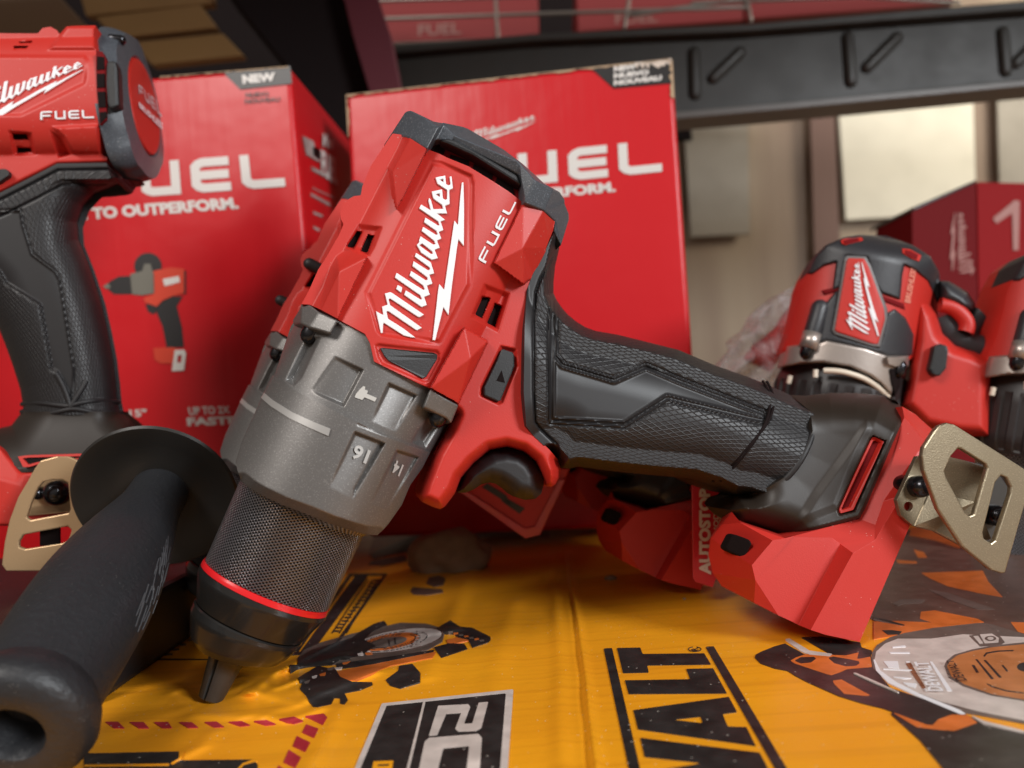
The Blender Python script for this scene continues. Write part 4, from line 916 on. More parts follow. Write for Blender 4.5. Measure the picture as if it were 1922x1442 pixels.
# left carton
yB = .40
WL = Wall(-.17, .375, -4.0)
bl = tag(WL.empty('red_carton'), 'red tool carton at left with a small printed drill picture and a visible side panel', 'carton', 'red tool cartons')
box_on(WL, [(-150,1070),(619,1000),(545,124),(-150,180)], .105, bl)
on_box(WL, bl, 'lettering', mapshapes(fuel_shapes(.25), [(165,377),(536,350),(528,286),(163,313)]), CPRINT)
text_px('lettering', WL, 'DRIVEN TO OUTPERFORM.', [(52,421),(449,392),(444,370),(50,399)], LIFT, CPRINT, bl, bold=.05)
on_box(WL, bl, 'corner_flash', [[(420,137),(545,124),(548,157),(451,168)]], CDARK, .0005)
text_px('lettering', WL, 'NEW', [(456,158),(518,152),(516,136),(454,141)], .0009, CPRINT, bl, bold=.06)
text_px('lettering', WL, 'NUEVO', [(462,183),(505,180),(504,172),(461,174)], LIFT, CDARK, bl)
text_px('lettering', WL, 'NOUVEAU', [(460,195),(526,190),(525,182),(460,186)], LIFT, CDARK, bl)
text_px('lettering', WL, 'UP TO 15"', [(150,788),(276,782),(274,768),(150,772)], LIFT, CPRINT, bl, bold=.03)
text_px('lettering', WL, 'UP TO 2X', [(355,780),(432,776),(430,762),(353,764)], LIFT, CPRINT, bl, bold=.03)
text_px('lettering', WL, 'FASTER', [(352,800),(470,796),(468,781),(350,784)], LIFT, CPRINT, bl, bold=.05)
# printed drill picture
k = lambda *p: Z(0, 400, .3815, p)
IM = lambda nm, c, r=.4: mat(nm, c, r)
pg, pk, pr, pw = IM('picture_grey', (.16, .15, .12)), IM('picture_black', (.02, .018, .018)), IM('picture_red', (.62, .05, .02)), IM('picture_white', (.7, .66, .6))
on_box(WL, bl, 'printed_drill', [k(*ellipse(728,262,68,66)), k((510,360),(550,330),(585,312),(640,310),(650,400),(560,400)), k((715,450),(765,440),(775,480),(755,500),(728,485)), k((770,440),(850,410),(900,410),(870,460),(895,560),(905,660),(820,665),(800,560),(770,490)), k((900,280),(915,285),(915,400),(895,400))], pk, .0006)
on_box(WL, bl, 'printed_drill', [k((640,300),(700,285),(710,250),(740,250),(750,285),(760,300),(760,395),(700,405),(650,400)), k((505,360),(535,345),(545,370),(520,372))], pg, .0009)
for q_ in (k((755,285),(840,268),(905,275),(905,395),(850,408),(800,430),(770,460),(715,440),(705,420),(755,400)), k((755,665),(850,660),(880,670),(850,740),(790,740),(760,720))): on_box(WL, bl, 'printed_drill', [q_], pr, .0009)
for q_ in (k((800,325),(880,310),(885,340),(810,360)), [k((860,675),(905,672),(915,690),(905,775),(845,778)), k((875,700),(895,698),(890,735),(870,737))]): on_box(WL, bl, 'printed_drill', [q_], pw, .0012)
# side panel of the left carton: its own vertical plane going away from the viewer
Pc = WL.world(WL.pt(np.array([545., 600.]), np.array([124., 640.]), np.zeros(2)))
class Side(Wall):
    pass
SL = Wall(0, 0, 0); SL.O = Pc[0]*np.array([1, 1, 0]); SL.ex = -WL.ez; SL.ez = WL.ex
def side_txt(s, q, m=CPRINT, bold=.05, lift=.0020):
    V, Fc = text_shapes(s, bold); P = mapq(q, V[:, 0], V[:, 1])
    Wp = SL.world(SL.pt(P[:, 0], P[:, 1], np.full(len(P), lift))); Lp = np.stack([(Wp-WL.O) @ WL.ex, (Wp-WL.O) @ WL.ey, (Wp-WL.O) @ WL.ez], 1)
    return mk('side_lettering', Lp, Fc, m, bl, smooth=False)
def side_poly(polys, m, lift=.0016, name='side_print'):
    class G:
        def pt(s, u, v, w=0):
            Wp = SL.world(SL.pt(u, v, np.full(np.shape(u), lift))); return np.stack([(Wp-WL.O) @ WL.ex, (Wp-WL.O) @ WL.ey, (Wp-WL.O) @ WL.ez], -1)
        def matrix(s): return Matrix.Identity(4)
    return plate(name, G(), polys, 0, .0001, m, bl)
side_poly([[(568,255),(588,265),(600,305),(575,290)]], CPRINT)
side_poly([[(588,275),(600,280),(602,300),(590,292)]], CDARK, .0022)
side_txt('FUEL', [(604,330),(634,350),(634,300),(602,280)])
side_txt('Mw', [(606,275),(628,282),(624,255),(606,250)])
side_poly([[(585,312),(632,338),(632,344),(586,320)], [(583,362),(620,382),(620,388),(584,368)], [(588,396),(606,404),(606,409),(589,402)], [(588,424),(600,430),(600,435),(589,430)], [(588,452),(596,456),(596,461),(589,458)], [(587,352),(630,372),(630,374),(587,354)]], CPRINT)
# raw board showing along the lid edge and worn corner
def rub_edge(root, fr, pts, wd, m=CARD, w=.0007):
    P = np.array(pts, float); n = np.array([-(P[-1]-P[0])[1], (P[-1]-P[0])[0]]); n /= np.linalg.norm(n)
    r1 = rng.uniform(.1, 1, len(P)); out = [tuple(p) for p in P]+[tuple(p+n*wd*r) for p, r in zip(P[::-1], r1[::-1])]
    return plate('worn_edge', fr, [out], w, .0001, m, root)
# middle carton
WM = Wall(.02, .388, -7.0)
bm_ = tag(WM.empty('red_carton'), 'red tool carton behind the front drill with a battered top right corner', 'carton', 'red tool cartons')
box_on(WM, [(692,1010),(1322,985),(1262,109),(649,178)], .14, bm_)
on_box(WM, bm_, 'lettering', mapshapes(fuel_shapes(.25), [(872,359),(1243,322),(1240,262),(870,299)]), CPRINT)
text_px('lettering', WM, 'DRIVEN TO OUTPERFORM.', [(760,398),(1156,360),(1154,341),(758,379)], LIFT, CPRINT, bm_, bold=.05)
plate('wordmark', WM, mapshapes(LOGO, [(888,268),(1010,246),(1004,215),(884,244)]), .0006, .0001, CPRINT, bm_)
on_box(WM, bm_, 'corner_flash', [[(1108,127),(1262,110),(1263,156),(1152,166)]], CDARK, .0005)
for s_, y in (('NEW', 124), ('NUEVO', 137), ('NOUVEAU', 150)):
    wd = 14*len(s_)+8; text_px('lettering', WM, s_, [(1152,y+11),(1152+wd*.85,y+10-wd*.085),(1152+wd*.85,y-wd*.085),(1152,y+1)], .0009, CPRINT, bm_, bold=.07)
rub_edge(bm_, WM, [(x, 178-(x-649)*.1126) for x in range(652, 1260, 9)], 5)
rub_edge(bm_, WM, [(x, 178-(x-649)*.1126) for x in range(1190, 1262, 5)], 16, mat('torn_white_board', (.6, .5, .42), .8, bump=.6))
rub_edge(bm_, WM, [(1262+(y-109)*.055, y) for y in range(112, 190, 6)], 9)
rub_edge(bm_, WM, [(649+(y-178)*.05, y) for y in range(178, 260, 6)][::-1], 5)
plate('tape_glare', WM, [[(1290,560),(1300,560),(1309,700),(1296,700)]], .0006, .0001, CPRINT, bm_) if False else None
# flattened seam on the front of that carton
rub_edge(bl, WL, [(x, 165-(x-40)*.0812) for x in range(300, 545, 8)], 3)
# far-right carton, turned
WR1 = Wall(.42, .50, 0)
br = tag(WR1.empty('red_carton'), 'dark red tool carton at the right edge, standing turned beyond the compact drills', 'carton', 'red tool cartons')
def prism(fr, poly, depth, m, root, name, w=0.0, bevel=.0008): return plate(name, fr, [poly], w, depth, m, root, bevel=bevel)
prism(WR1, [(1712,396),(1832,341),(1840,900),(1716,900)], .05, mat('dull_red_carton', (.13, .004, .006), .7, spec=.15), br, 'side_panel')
prism(WR1, [(1834,341),(2060,348),(2060,900),(1842,900)], .05, mat('dark_red_carton', (.24, .008, .010), .7, spec=.15), br, 'carton_panel')  # both panels in a darker red than the other tool cartons
prism(WR1, [(1710,398),(1832,343),(1834,337),(1716,388)], .06, CDARK, br, 'lid_edge', w=.001)
DARKPR = mat('dark_print', (.34, .15, .13), .6)  # print darker and redder than on the other cartons
plate('wordmark', WR1, mapshapes(LOGO, [(1788,520),(1768,400),(1808,398),(1836,516)]), .0008, .0001, DARKPR, br)
plate('lettering', WR1, [[(1864,410),(1905,376),(1914,378),(1912,470),(1902,470),(1900,400),(1870,420)]], .0008, .0001, DARKPR, br)
# ---------------------------------------------------------------- the rack above and the wall behind
BEAM = mat('rack_beam_paint', (.026, .022, .018), .5, bump=.35, bscale=120, var=.4, vscale=40)
WB = Wall(0, .62, -3)
bt = tag(WB.empty('rack_beam'), 'dark steel shelf beam across the top right with raised weld marks', 'beam')
plate('beam_web', WB, [[(640,105),(1000,72),(1400,55),(1950,12),(2150,0),(2150,135),(1922,152),(1500,194),(1240,218),(640,262)]], 0.0, .03, BEAM, bt, bevel=.002)
plate('beam_flange', WB, [[(640,108),(1000,76),(1400,58),(1950,16),(2150,4),(2150,-8),(1922,0),(1400,44),(1000,62),(640,94)]], .012, .045, BEAM, bt, bevel=.002)
plate('beam_lip', WB, [[(1240,212),(1500,190),(1922,150),(2150,132),(2150,142),(1922,162),(1500,203),(1240,226)]], .006, .03, mat('rack_lip_paint', (.10, .085, .075), .4, bump=.3), bt, bevel=.001)
def weld(a, b, r=.0052):
    A = WB.pt(np.array([a[0], b[0]], float), np.array([a[1], b[1]], float), np.array([-.0005, -.0005]))
    return capsule('weld_mark', A[0], A[1], r, BEAM, bt)
for a, b in (((1302,100),(1304,178)), ((1338,148),(1388,100)), ((1590,72),(1596,155)), ((1626,128),(1682,72)), ((1880,62),(1886,135)), ((1905,120),(1960,66))): weld(a, b)
# wall
WW = Wall(0, 1.05, 0)
def wall_mat():
    m, N, L, b = node_mat('streaked_wall'); tc = N.new('ShaderNodeTexCoord')
    mp = N.new('ShaderNodeMapping'); mp.inputs['Scale'].default_value = (9, 1, .7); L.new(tc.outputs['Object'], mp.inputs[0])
    n = N.new('ShaderNodeTexNoise'); n.inputs['Scale'].default_value = 1.6; n.inputs['Detail'].default_value = 3; L.new(mp.outputs[0], n.inputs['Vector'])
    r = N.new('ShaderNodeMapRange'); r.inputs[1].default_value = .35; r.inputs[2].default_value = .65; L.new(n.outputs['Fac'], r.inputs[0])
    L.new(mix_node(N, L, r.outputs[0], (.34, .26, .18), (.23, .155, .105)), b.inputs['Base Color']); b.inputs['Roughness'].default_value = .6
    return m
w_ = mk('wall', [(-1.6,1.06,-.3),(1.8,1.06,-.3),(1.8,1.06,1.2),(-1.6,1.06,1.2),(-1.6,1.10,-.3),(1.8,1.10,-.3),(1.8,1.10,1.2),(-1.6,1.10,1.2)], [(0,1,2,3),(7,6,5,4),(0,4,5,1),(1,5,6,2),(2,6,7,3),(3,7,4,0)], wall_mat(), smooth=False); w_['kind'] = 'structure'
LITPATCH = mat('light_patch_panel', (.74, .69, .56), .55, bump=.3, bscale=60, var=.2, vscale=20); LITPATCH2 = mat('dim_light_patch_panel', (.30, .265, .215), .55, bump=.3, bscale=60, var=.3, vscale=20)  # pale panels hold the wall's patches of light in their colour
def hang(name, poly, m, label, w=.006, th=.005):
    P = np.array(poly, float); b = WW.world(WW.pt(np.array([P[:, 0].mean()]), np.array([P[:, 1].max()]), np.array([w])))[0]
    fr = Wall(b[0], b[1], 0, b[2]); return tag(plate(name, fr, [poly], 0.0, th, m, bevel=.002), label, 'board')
hang('light_patch_panel', [(1570,150),(1826,125),(1834,400),(1587,414)], LITPATCH, 'cream panel coloured as a bright patch of light on the wall above the compact drill')
hang('dim_light_patch_panel', [(1280,190),(1404,190),(1408,440),(1296,446)], LITPATCH2, 'grey panel coloured as a dim patch of light on the wall right of the battered red carton')
hang('light_patch_panel', [(1870,130),(1990,120),(1990,350),(1876,352)], LITPATCH2, 'dim panel coloured as a patch of light at the top right corner under the beam')
CARDM = mat('maroon_carton', (.17, .10, .08), .8)
hang('brown_strip', [(1520,190),(1566,186),(1580,520),(1530,520)], CARDM, 'narrow maroon strip beside the cream light patch panel', w=.008)
# top shelf of wire mesh with red cartons on it
WIRE = mat('dull_wire', (.30, .27, .24), .4, metal=.8)
WT = Wall(0, .66, -3)
sh = tag(WT.empty('wire_shelf'), 'wire mesh shelf under the roof with red cartons on it', 'shelf')
def wire(a, b, w1=0.0, w2=0.0, r=.0017, fr=WT, parent=sh):
    A = fr.pt(np.array([a[0], b[0]], float), np.array([a[1], b[1]], float), np.array([w1, w2], float)); return capsule('wire', A[0], A[1], r, WIRE, parent, n=10)
for a, b in (((706,36),(1400,14)), ((720,84),(1260,62)), ((700,2),(1500,-22)), ((930,-12),(934,74)), ((1184,-20),(1172,52)), ((1180,30),(1400,-4)), ((1398,-20),(1410,40)), ((840,-10),(760,-12)), ((700,-18),(730,80)), ((1300,6),(1700,-10)), ((1560,-10),(1800,6))): wire(a, b)
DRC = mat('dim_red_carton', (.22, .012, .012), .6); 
WU = Wall(0, .72, -3)
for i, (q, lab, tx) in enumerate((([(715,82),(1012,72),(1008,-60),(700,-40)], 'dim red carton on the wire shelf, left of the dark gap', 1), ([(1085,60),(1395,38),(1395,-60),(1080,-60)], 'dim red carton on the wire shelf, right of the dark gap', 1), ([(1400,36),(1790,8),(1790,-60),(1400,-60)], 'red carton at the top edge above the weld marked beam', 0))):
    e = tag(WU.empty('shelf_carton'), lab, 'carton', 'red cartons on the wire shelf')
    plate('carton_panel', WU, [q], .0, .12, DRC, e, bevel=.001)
    if tx: text_px('lettering', WU, 'FUEL', [(q[0][0]+70,q[0][1]-14),(q[0][0]+150,q[0][1]-18),(q[0][0]+150,q[0][1]-40),(q[0][0]+70,q[0][1]-36)], .001, mat('dim_print', (.28, .12, .10), .5), e)
# uprights
POST = mat('post_paint', (.012, .008, .008), .8, bump=.3, bscale=100, spec=.12); MAR = mat('maroon_post', (.10, .012, .02), .6, bump=.3, bscale=100)
WP = Wall(0, .56, 0)
p1 = tag(plate('rack_brace', WP, [[(636,-40),(698,-40),(735,70),(762,215),(706,215),(660,60)]], 0.0, .012, MAR, bevel=.001), 'maroon slanting brace reaching down behind the middle red carton', 'brace')
p2 = tag(plate('rack_post', WP, [[(404,-40),(640,-40),(715,220),(640,260),(540,130)]], -.02, .05, POST, bevel=.002), 'black rack post between the tan slats and the maroon brace', 'post')
# tan slats of the shelf above the left carton
TANP = mat('tan_board', (.27, .15, .05), .6, bump=.3, bscale=60, var=.25, vscale=18); BRW = mat('brown_board', (.13, .07, .032), .6)
WS = Wall(-.2, .60, 0, .3)
us = tag(WS.empty('upper_shelf'), 'upper shelf of tan and brown slats above the left red carton', 'shelf')
for q in ([(143,-30),(395,-30),(400,6),(160,30)], [(178,32),(376,8),(408,52),(212,72)], [(244,80),(418,62),(458,104),(284,122)]): plate('shelf_slat', WS, [q], 0.0, .01, TANP, us, bevel=.0015)
plate('shelf_and_shade_board', WS, [[(-150,-60),(60,-60),(200,90),(180,100),(-150,60)]], 0.0, .01, BRW, us, bevel=.001)
mk('shelf_and_shade_board', [(x+.2, z-.3, .60-y) for x, y, z in ((-.75,.16,.435),(.85,.16,.435),(.85,.56,.435),(-.75,.56,.435),(-.75,.16,.45),(.85,.16,.45),(.85,.56,.45),(-.75,.56,.45))], [(0,1,2,3),(7,6,5,4),(0,4,5,1),(1,5,6,2),(2,6,7,3),(3,7,4,0)], BRW, us, smooth=False)  # board above the view, added only to shade the background
tag(plate('back_panel', Wall(-.3, .88, 0, .3), [[(-200,-80),(1240,-80),(1300,260),(-200,300)]], 0.0, .01, POST), 'black panel closing the rack behind the cartons', 'panel')
# ---------------------------------------------------------------- black case and the drill at the left edge
def unit(u, v, zz): return unproj(np.float64(u), np.float64(v), zz)
cs = tag(quadbox('tool_case', [(-.36,.205,0),(-.118,.205,0),(-.118,.205,.0225),(-.36,.205,.0225),(-.36,.33,0),(-.118,.33,0),(-.118,.33,.0225),(-.36,.33,.0225)], BLK, bevel=.002), 'flat black case at the left edge under the cropped drill', 'case')
FLD = Frame(130, 1000, .285, yaw=11, pitch=2)
ld = tag(FLD.empty('hammer_drill'), 'hammer drill standing upright at the left edge, cut by the frame', 'power drill', 'red and black hammer drills')
kl = lambda u, v: 1.0
LD_OUT = LD((-420,190),(-80,175),(0,170),(90,172),(285,172),(320,132),(380,122),(430,150),(445,182),(500,120),(560,115),(720,112),(712,180),(725,300),(722,400),(728,600),(748,760),(745,850),(742,980),(762,1080),(805,1105),(805,1145),(430,1158),(200,1270),(0,1370),(-420,1560))
def hld(u, v):
    cx, cy = LD((400, 640))[0]; t = np.clip(np.abs((v-cy)+.02*(u-cx))/136, 0, 1)
    h = .0262*(1-t**2.6)**(1/2.6)
    hn = rnd(sdf(LD((805,1145),(430,1158),(200,1270),(0,1370),(-420,1560)), u, v, closed=False)+9, 19, 16)
    h = np.maximum(h, hn)
    mm = lambda poly, dep, b: dep*.001*np.clip(-sdf(poly, u, v)/b, 0, 1)
    pan = LD((-420,330),(640,335),(668,370),(655,520),(640,560),(160,800),(-420,800)); ip = np.clip(-sdf(pan, u, v)/7, 0, 1)
    h = h*(1-ip)+ip*.0250
    h = h - mm(LD((60,900),(240,915),(275,1090),(100,1095)), 1.6, 7)
    for q in VL: h = h - mm(q, 3, 1.6)
    h = h - ramp(LD((355,870),(440,1110),(535,1085),(470,960)), u, v, 3.2, 4, LD((350,900))[0], LD((450,1060))[0])
    h = h + mm(LD((445,182),(500,112),(725,112),(725,300),(350,300)), 1.6, 6)
    h = h + mm(LD((470,960),(380,870),(742,850),(765,1085),(535,1080)), 1.4, 6)
    for q in VT: h = h - mm(q, 2.5, 1.4)
    return np.maximum(h, .0004)
VL = [LD((92,922),(205,920),(215,972),(100,975)), LD((125,1022),(235,1030),(238,1062),(130,1078))]
VT = [LD((140,232),(245,230),(240,246),(150,250)), LD((105,268),(215,265),(200,285),(105,290))]
pillow('motor_housing', FLD, LD_OUT, hld, RED, ld, cell=2.0, backk=.6)
for q in VL+VT:
    c_ = np.mean(q, 0); plate('vent_slot', FLD, [q], float(hld(np.array([c_[0]]), np.array([c_[1]]))[0])+.0008, .003, VOID, ld)
plate('wordmark', FLD, mapshapes(LOGO, [LD((-255,905))[0], LD((622,560))[0], LD((622,372))[0], LD((-255,570))[0]]), .0255, .001, WHITE, ld)
plate('fuel_lettering', FLD, mapshapes(fuel_shapes(.19), LD((302,822),(706,808),(700,745),(302,758))), lambda u, v: hld(u, v)+.0005, .001, WHITE, ld)
plate('direction_switch', FLD, [LD((-90,1200),(0,1190),(48,1192),(66,1212),(64,1240),(0,1285),(-90,1330))], .0215, .008, BLK, ld, bevel=.0009)
# rear cap: rings round the barrel
RC, RN, RU = np.array(LD((1052, 720))[0]), np.array([-150., 10])*.2496, np.array([-108., -585])*.2496
RW = .0262
def ring(sc, shift, n=72, lug=0.0, w_off=0.0):
    a = np.linspace(0, 2*math.pi, n, endpoint=False)
    r_ = sc*(1+lug*(np.exp(-((a-.62)/.20)**4)+np.exp(-((a-2.30)/.22)**4)+np.exp(-((a-(2*math.pi-.62))/.2)**4)+np.exp(-((a-(2*math.pi-2.3))/.22)**4)))
    px_ = RC+np.outer(np.sin(a)*r_, RN)+np.outer(np.cos(a)*r_, RU)
    w = RW*np.sin(a)*r_
    P = FLD.pt(px_[:, 0], px_[:, 1], w); P[:, 0] -= shift
    return P
def loft(name, rings, m, parent, cap_first=True, cap_last=True, smooth=True, bevel=0):
    n = len(rings[0]); V = np.concatenate(rings)
    FF = [(i*n+j, i*n+(j+1) % n, (i+1)*n+(j+1) % n, (i+1)*n+j) for i in range(len(rings)-1) for j in range(n)]
    if cap_first: FF.append(tuple(range(n))[::-1])
    if cap_last: FF.append(tuple((len(rings)-1)*n+j for j in range(n)))
    o = mk(name, V, FF, m, parent, smooth=smooth, bevel=bevel)
    bm = bmesh.new(); bm.from_mesh(o.data)
    for ed in bm.edges:
        if len(ed.link_faces) == 2 and ed.calc_face_angle(0) > math.radians(30): ed.smooth = False
    bm.to_mesh(o.data); bm.free(); return o
loft('rear_cap', [ring(.97, .0088, lug=.03), ring(1.0, .0082, lug=.05), ring(1.0, .0070, lug=.06), ring(.99, .0050, lug=.06), ring(.97, .003, lug=.06), ring(.93, .0, lug=.05), ring(.66, -.0015), ring(.63, -.0006)], CAPM, ld)
loft('cap_badge', [ring(.63, -.0005), ring(.62, -.0016), ring(.60, -.002)], RED, ld)
def hrear(u, v, lift=.0):
    D2 = np.array([RN, RU]).T; s_ = np.linalg.solve(D2, np.stack([u-RC[0], v-RC[1]])); return RW*s_[0]
class RearFace:
    def pt(s, u, v, w=0.0):
        P = FLD.pt(np.asarray(u, float), np.asarray(v, float), hrear(np.asarray(u, float), np.asarray(v, float))); P[..., 0] += .0030; return P
    def matrix(s): return Matrix.Identity(4)
RF = RearFace()
plate('fuel_lettering', RF, mapshapes(fuel_shapes(.2), LD((985,620),(1160,800),(1150,700),(975,545))), 0, .0, WHITE, ld)
text_px('lettering', RF, 'BRUSHLESS', LD((985,725),(1165,895),(1165,845),(980,680)), 0, WHITE, ld, bold=.03)
# air window in the near side of the cap
plate('vent_ring', FLD, [LD((722,300),(770,310),(800,380),(805,700),(800,820),(752,860),(745,760),(728,600),(722,420))], .0268, .004, VRED, ld)
for q in (((730,345),(782,350),(785,440),(728,445)), ((728,475),(786,475),(788,575),(730,580)), ((732,612),(790,610),(796,725),(742,730)), ((748,765),(800,760),(800,800),(755,850))): plate('vent_slot', FLD, [LD(*q)], .0271, .001, VOID, ld)
plate('cap_bar', FLD, [LD((800,375),(870,372),(885,450),(895,700),(885,715),(825,745),(805,700),(792,540))], .0290, .006, BLK, ld, bevel=.001)
for x, y, w in ((903,222,.0105), (938,975,.0160)):
    q = LD((x, y))[0]; a = FLD.pt(np.array([q[0]]), np.array([q[1]]), np.array([w]))[0]
    capsule('screw', a-np.array([.003, 0, 0]), a+np.array([.0004, 0, 0]), .0018, SCREW, ld, n=24)
# grip
L_UP = LH((-120,150),(0,128),(60,105),(130,75),(200,45),(260,48),(300,50))
G_R = LH((500,40),(410,52),(330,82),(290,125),(270,180),(274,240),(310,330),(350,450),(375,560),(392,650),(403,740),(408,800),(418,848))
G_L = LH((-200,300),(-60,440),(0,560),(20,610),(45,680),(70,760),(80,820),(76,850))
G_OUT = G_R+G_L[::-1]+LD((-420,1560),(0,1370),(200,1270),(430,1150),(800,1145),(830,1250))
L_SM = LH((-120,150),(70,140),(78,190),(110,292),(190,352),(205,380),(255,690),(252,770),(245,790),(200,700),(180,690),(140,465),(25,392),(0,350),(-120,280))
L_EDGE = LD((-420,1560),(0,1370),(200,1270),(430,1150),(800,1145))
def hlg(u, v):
    d = np.minimum(sdf(G_R, u, v, closed=False), sdf(G_L, u, v, closed=False))
    h = rnd(d, 20.5, 88, 2.15)
    de = sdf(L_EDGE, u, v, closed=False)
    h = np.maximum(h, .0205*np.clip(1-(de-30)/40, 0, 1)*np.clip(d/8, 0, 1)**.5)
    h = h - .0011*np.exp(-((de-12)/1.8)**2) - .0009*np.exp(-((de-40)/1.8)**2)
    ds = sdf(L_SM, u, v); h = h - .0009*np.clip(-ds/2.5, 0, 1) - .0005*np.exp(-((ds-2.5)/1.8)**2)
    return np.maximum(h, .0004)
def lattr(u, v): return ((sdf(L_SM, u, v) > 3) & (sdf(L_EDGE, u, v, closed=False) > 14) & (sdf(LH((-120,175),(0,155),(70,128),(150,92),(230,68),(300,90)), u, v, closed=False) > 5)).astype(float)
def luv(u, v, h):
    p = FLD.pt(u, v, h); a = np.array([.30, -.954]); b = np.array([.954, .30])
    X = p[:, 0]*a[0]+p[:, 1]*a[1]; up = sdf(G_R, u, v, closed=False); lo = sdf(G_L, u, v, closed=False)
    return X, .030*np.arcsin(np.clip((up-lo)/(up+lo+1e-6), -1, 1))
pillow('grip', FLD, G_OUT, hlg, GRIPM, ld, cell=2.0, attr=lattr, uvfn=luv, backk=.04)
def cord(name, fr, pts, hf, r, m, parent, lift=.0004):
    pa = np.array(pts, float); P = fr.pt(pa[:, 0], pa[:, 1], hf(pa[:, 0], pa[:, 1])+lift)
    cu = bpy.data.curves.new(name, 'CURVE'); cu.dimensions = '3D'; cu.bevel_depth = r; sp = cu.splines.new('NURBS'); sp.points.add(len(P)-1); sp.use_endpoint_u = True
    for i, p in enumerate(P): sp.points[i].co = (*p, 1)
    o = bpy.data.objects.new(name, cu); COL.objects.link(o); o.data.materials.append(m)
    me = bpy.data.meshes.new_from_object(o.evaluated_get(bpy.context.evaluated_depsgraph_get())); bpy.data.objects.remove(o)
    o = bpy.data.objects.new(name, me); COL.objects.link(o); o.parent = parent; return o
for pts in (((78,812),(120,806),(180,812),(235,820),(255,815),(300,800),(360,798),(412,806)), ((76,838),(130,848),(190,845),(245,825),(290,832),(350,845),(420,842)), ((245,822),(265,790),(285,760),(300,730)), ((245,820),(232,770),(215,735),(195,705))):
    cord('tag_thread', FLD, LH(*pts), hlg, .0009, RUB, ld)
LB = LH((76,838),(420,838),(455,868),(480,900),(330,990),(250,1010),(130,1045),(75,1050),(0,972),(-80,915),(-20,900),(40,885))
def hlb(u, v):
    d = np.minimum(sdf(LH((76,838),(40,885),(-20,900),(-80,915)), u, v, closed=False), sdf(LH((420,838),(455,868),(480,900)), u, v, closed=False))
    f = np.clip((v-LH((0,850))[0][1])/100, 0, 1); return np.maximum(rnd(d, 20, 60)+.010*f**1.4, .0004)
pillow('base_boot', FLD, LB, hlb, BOOT, ld, cell=2.2, backk=.3)
facets('battery_base', FLD, [p for p in LH((-80,915,20),(0,972,29),(75,1050,30),(130,1045,30),(330,990,30),(480,900,22),(500,1000,22),(470,1240,30),(200,1240,33),(-80,1235,33),(-80,1050,33),(60,1085,33))], [(0,1,2,11,10),(2,3,4,7,8,11),(4,5,6,7),(10,11,8,9)], RED, ld, bevel=.0015, backk=.3)
plate('slot_rim', FLD, [[LH((62,994),(90,990),(300,984),(308,1000),(150,1015),(100,1030),(80,1030)), LH((78,1000),(100,997),(290,992),(290,998),(150,1008),(98,1022))]], lambda u, v: hlb(u, v)+.002, .004, RED, ld)
plate('slot_floor', FLD, [LH((78,1000),(100,997),(290,992),(290,998),(150,1008),(98,1022))], lambda u, v: hlb(u, v)+.0012, .002, VOID, ld)
hk = plate('belt_hook', FLD, [[LH((5,1370),(15,1290),(32,1215),(62,1135),(95,1080),(120,1035),(140,1008),(190,994),(240,994),(268,1006),(282,1030),(278,1095),(284,1160),(305,1230),(170,1385),(150,1392),(20,1392)),
     LH((150,1080),(175,1074),(215,1074),(236,1086),(244,1180),(238,1190),(105,1215),(92,1205),(110,1150),(130,1105)), LH((80,1266),(150,1252),(235,1236),(248,1250),(236,1285),(215,1296),(90,1316),(66,1308),(66,1290))]], .045, .0016, TAN, ld, bevel=.0004)
plate('hook_foot', FLD, [LH((110,1050),(250,1050),(255,1180),(90,1200)), LH((100,1170),(250,1150),(255,1185),(90,1200))], .0345, .0015, TAN, hk)
plate('hook_foot', FLD, [LH((138,1245),(205,1240),(205,1300),(138,1305))], .040, .0015, VOID, hk)
for x, y, r_ in ((202,1118,.0044), (137,1120,.0022)):
    q = LH((x, y))[0]; a = FLD.pt(np.array([q[0]]), np.array([q[1]]), np.array([.0352]))[0]; capsule('screw', a-np.array([0, 0, .004]), a+np.array([0, 0, .0012]), r_, SCREW, hk, n=24)
# ---------------------------------------------------------------- side handle
SA = unit(297, 928, .238); SB = unit(16, 1384, .150)
ax = SB-SA; LEN = np.linalg.norm(ax); ax /= LEN
sx = np.cross(ax, [0, 0, 1.]); sx /= np.linalg.norm(sx); sy = np.cross(sx, ax)
she = bpy.data.objects.new('side_handle', None); COL.objects.link(she); Mx = Matrix(((sx[0], sy[0], ax[0], SA[0]), (sx[1], sy[1], ax[1], SA[1]), (sx[2], sy[2], ax[2], SA[2]), (0, 0, 0, 1)))
if Mx.to_3x3().determinant() < 0:
    sx = -sx; Mx = Matrix(((sx[0], sy[0], ax[0], SA[0]), (sx[1], sy[1], ax[1], SA[1]), (sx[2], sy[2], ax[2], SA[2]), (0, 0, 0, 1)))
she.matrix_world = Mx
tag(she, 'black side handle with a round guard disc, pointing at the viewer at lower left', 'side handle')
def revolve(name, prof, m, parent, n=96, dfn=None):
    a = np.linspace(0, 2*math.pi, n, endpoint=False); V, FF = [], []
    for z, r_ in prof:
        for t in a:
            rr = r_*(1 if dfn is None else dfn(t, z)); V.append((rr*math.cos(t), rr*math.sin(t), z))
    for i in range(len(prof)-1): FF += [(i*n+j, i*n+(j+1) % n, (i+1)*n+(j+1) % n, (i+1)*n+j) for j in range(n)]
    FF.append(tuple(range(n))[::-1]); FF.append(tuple((len(prof)-1)*n+j for j in range(n)))
    o = mk(name, V, FF, m, parent); bm = bmesh.new(); bm.from_mesh(o.data)
    for ed in bm.edges:
        if len(ed.link_faces) == 2 and ed.calc_face_angle(0) > math.radians(40): ed.smooth = False
    bm.to_mesh(o.data); bm.free(); return o
RD = .0252
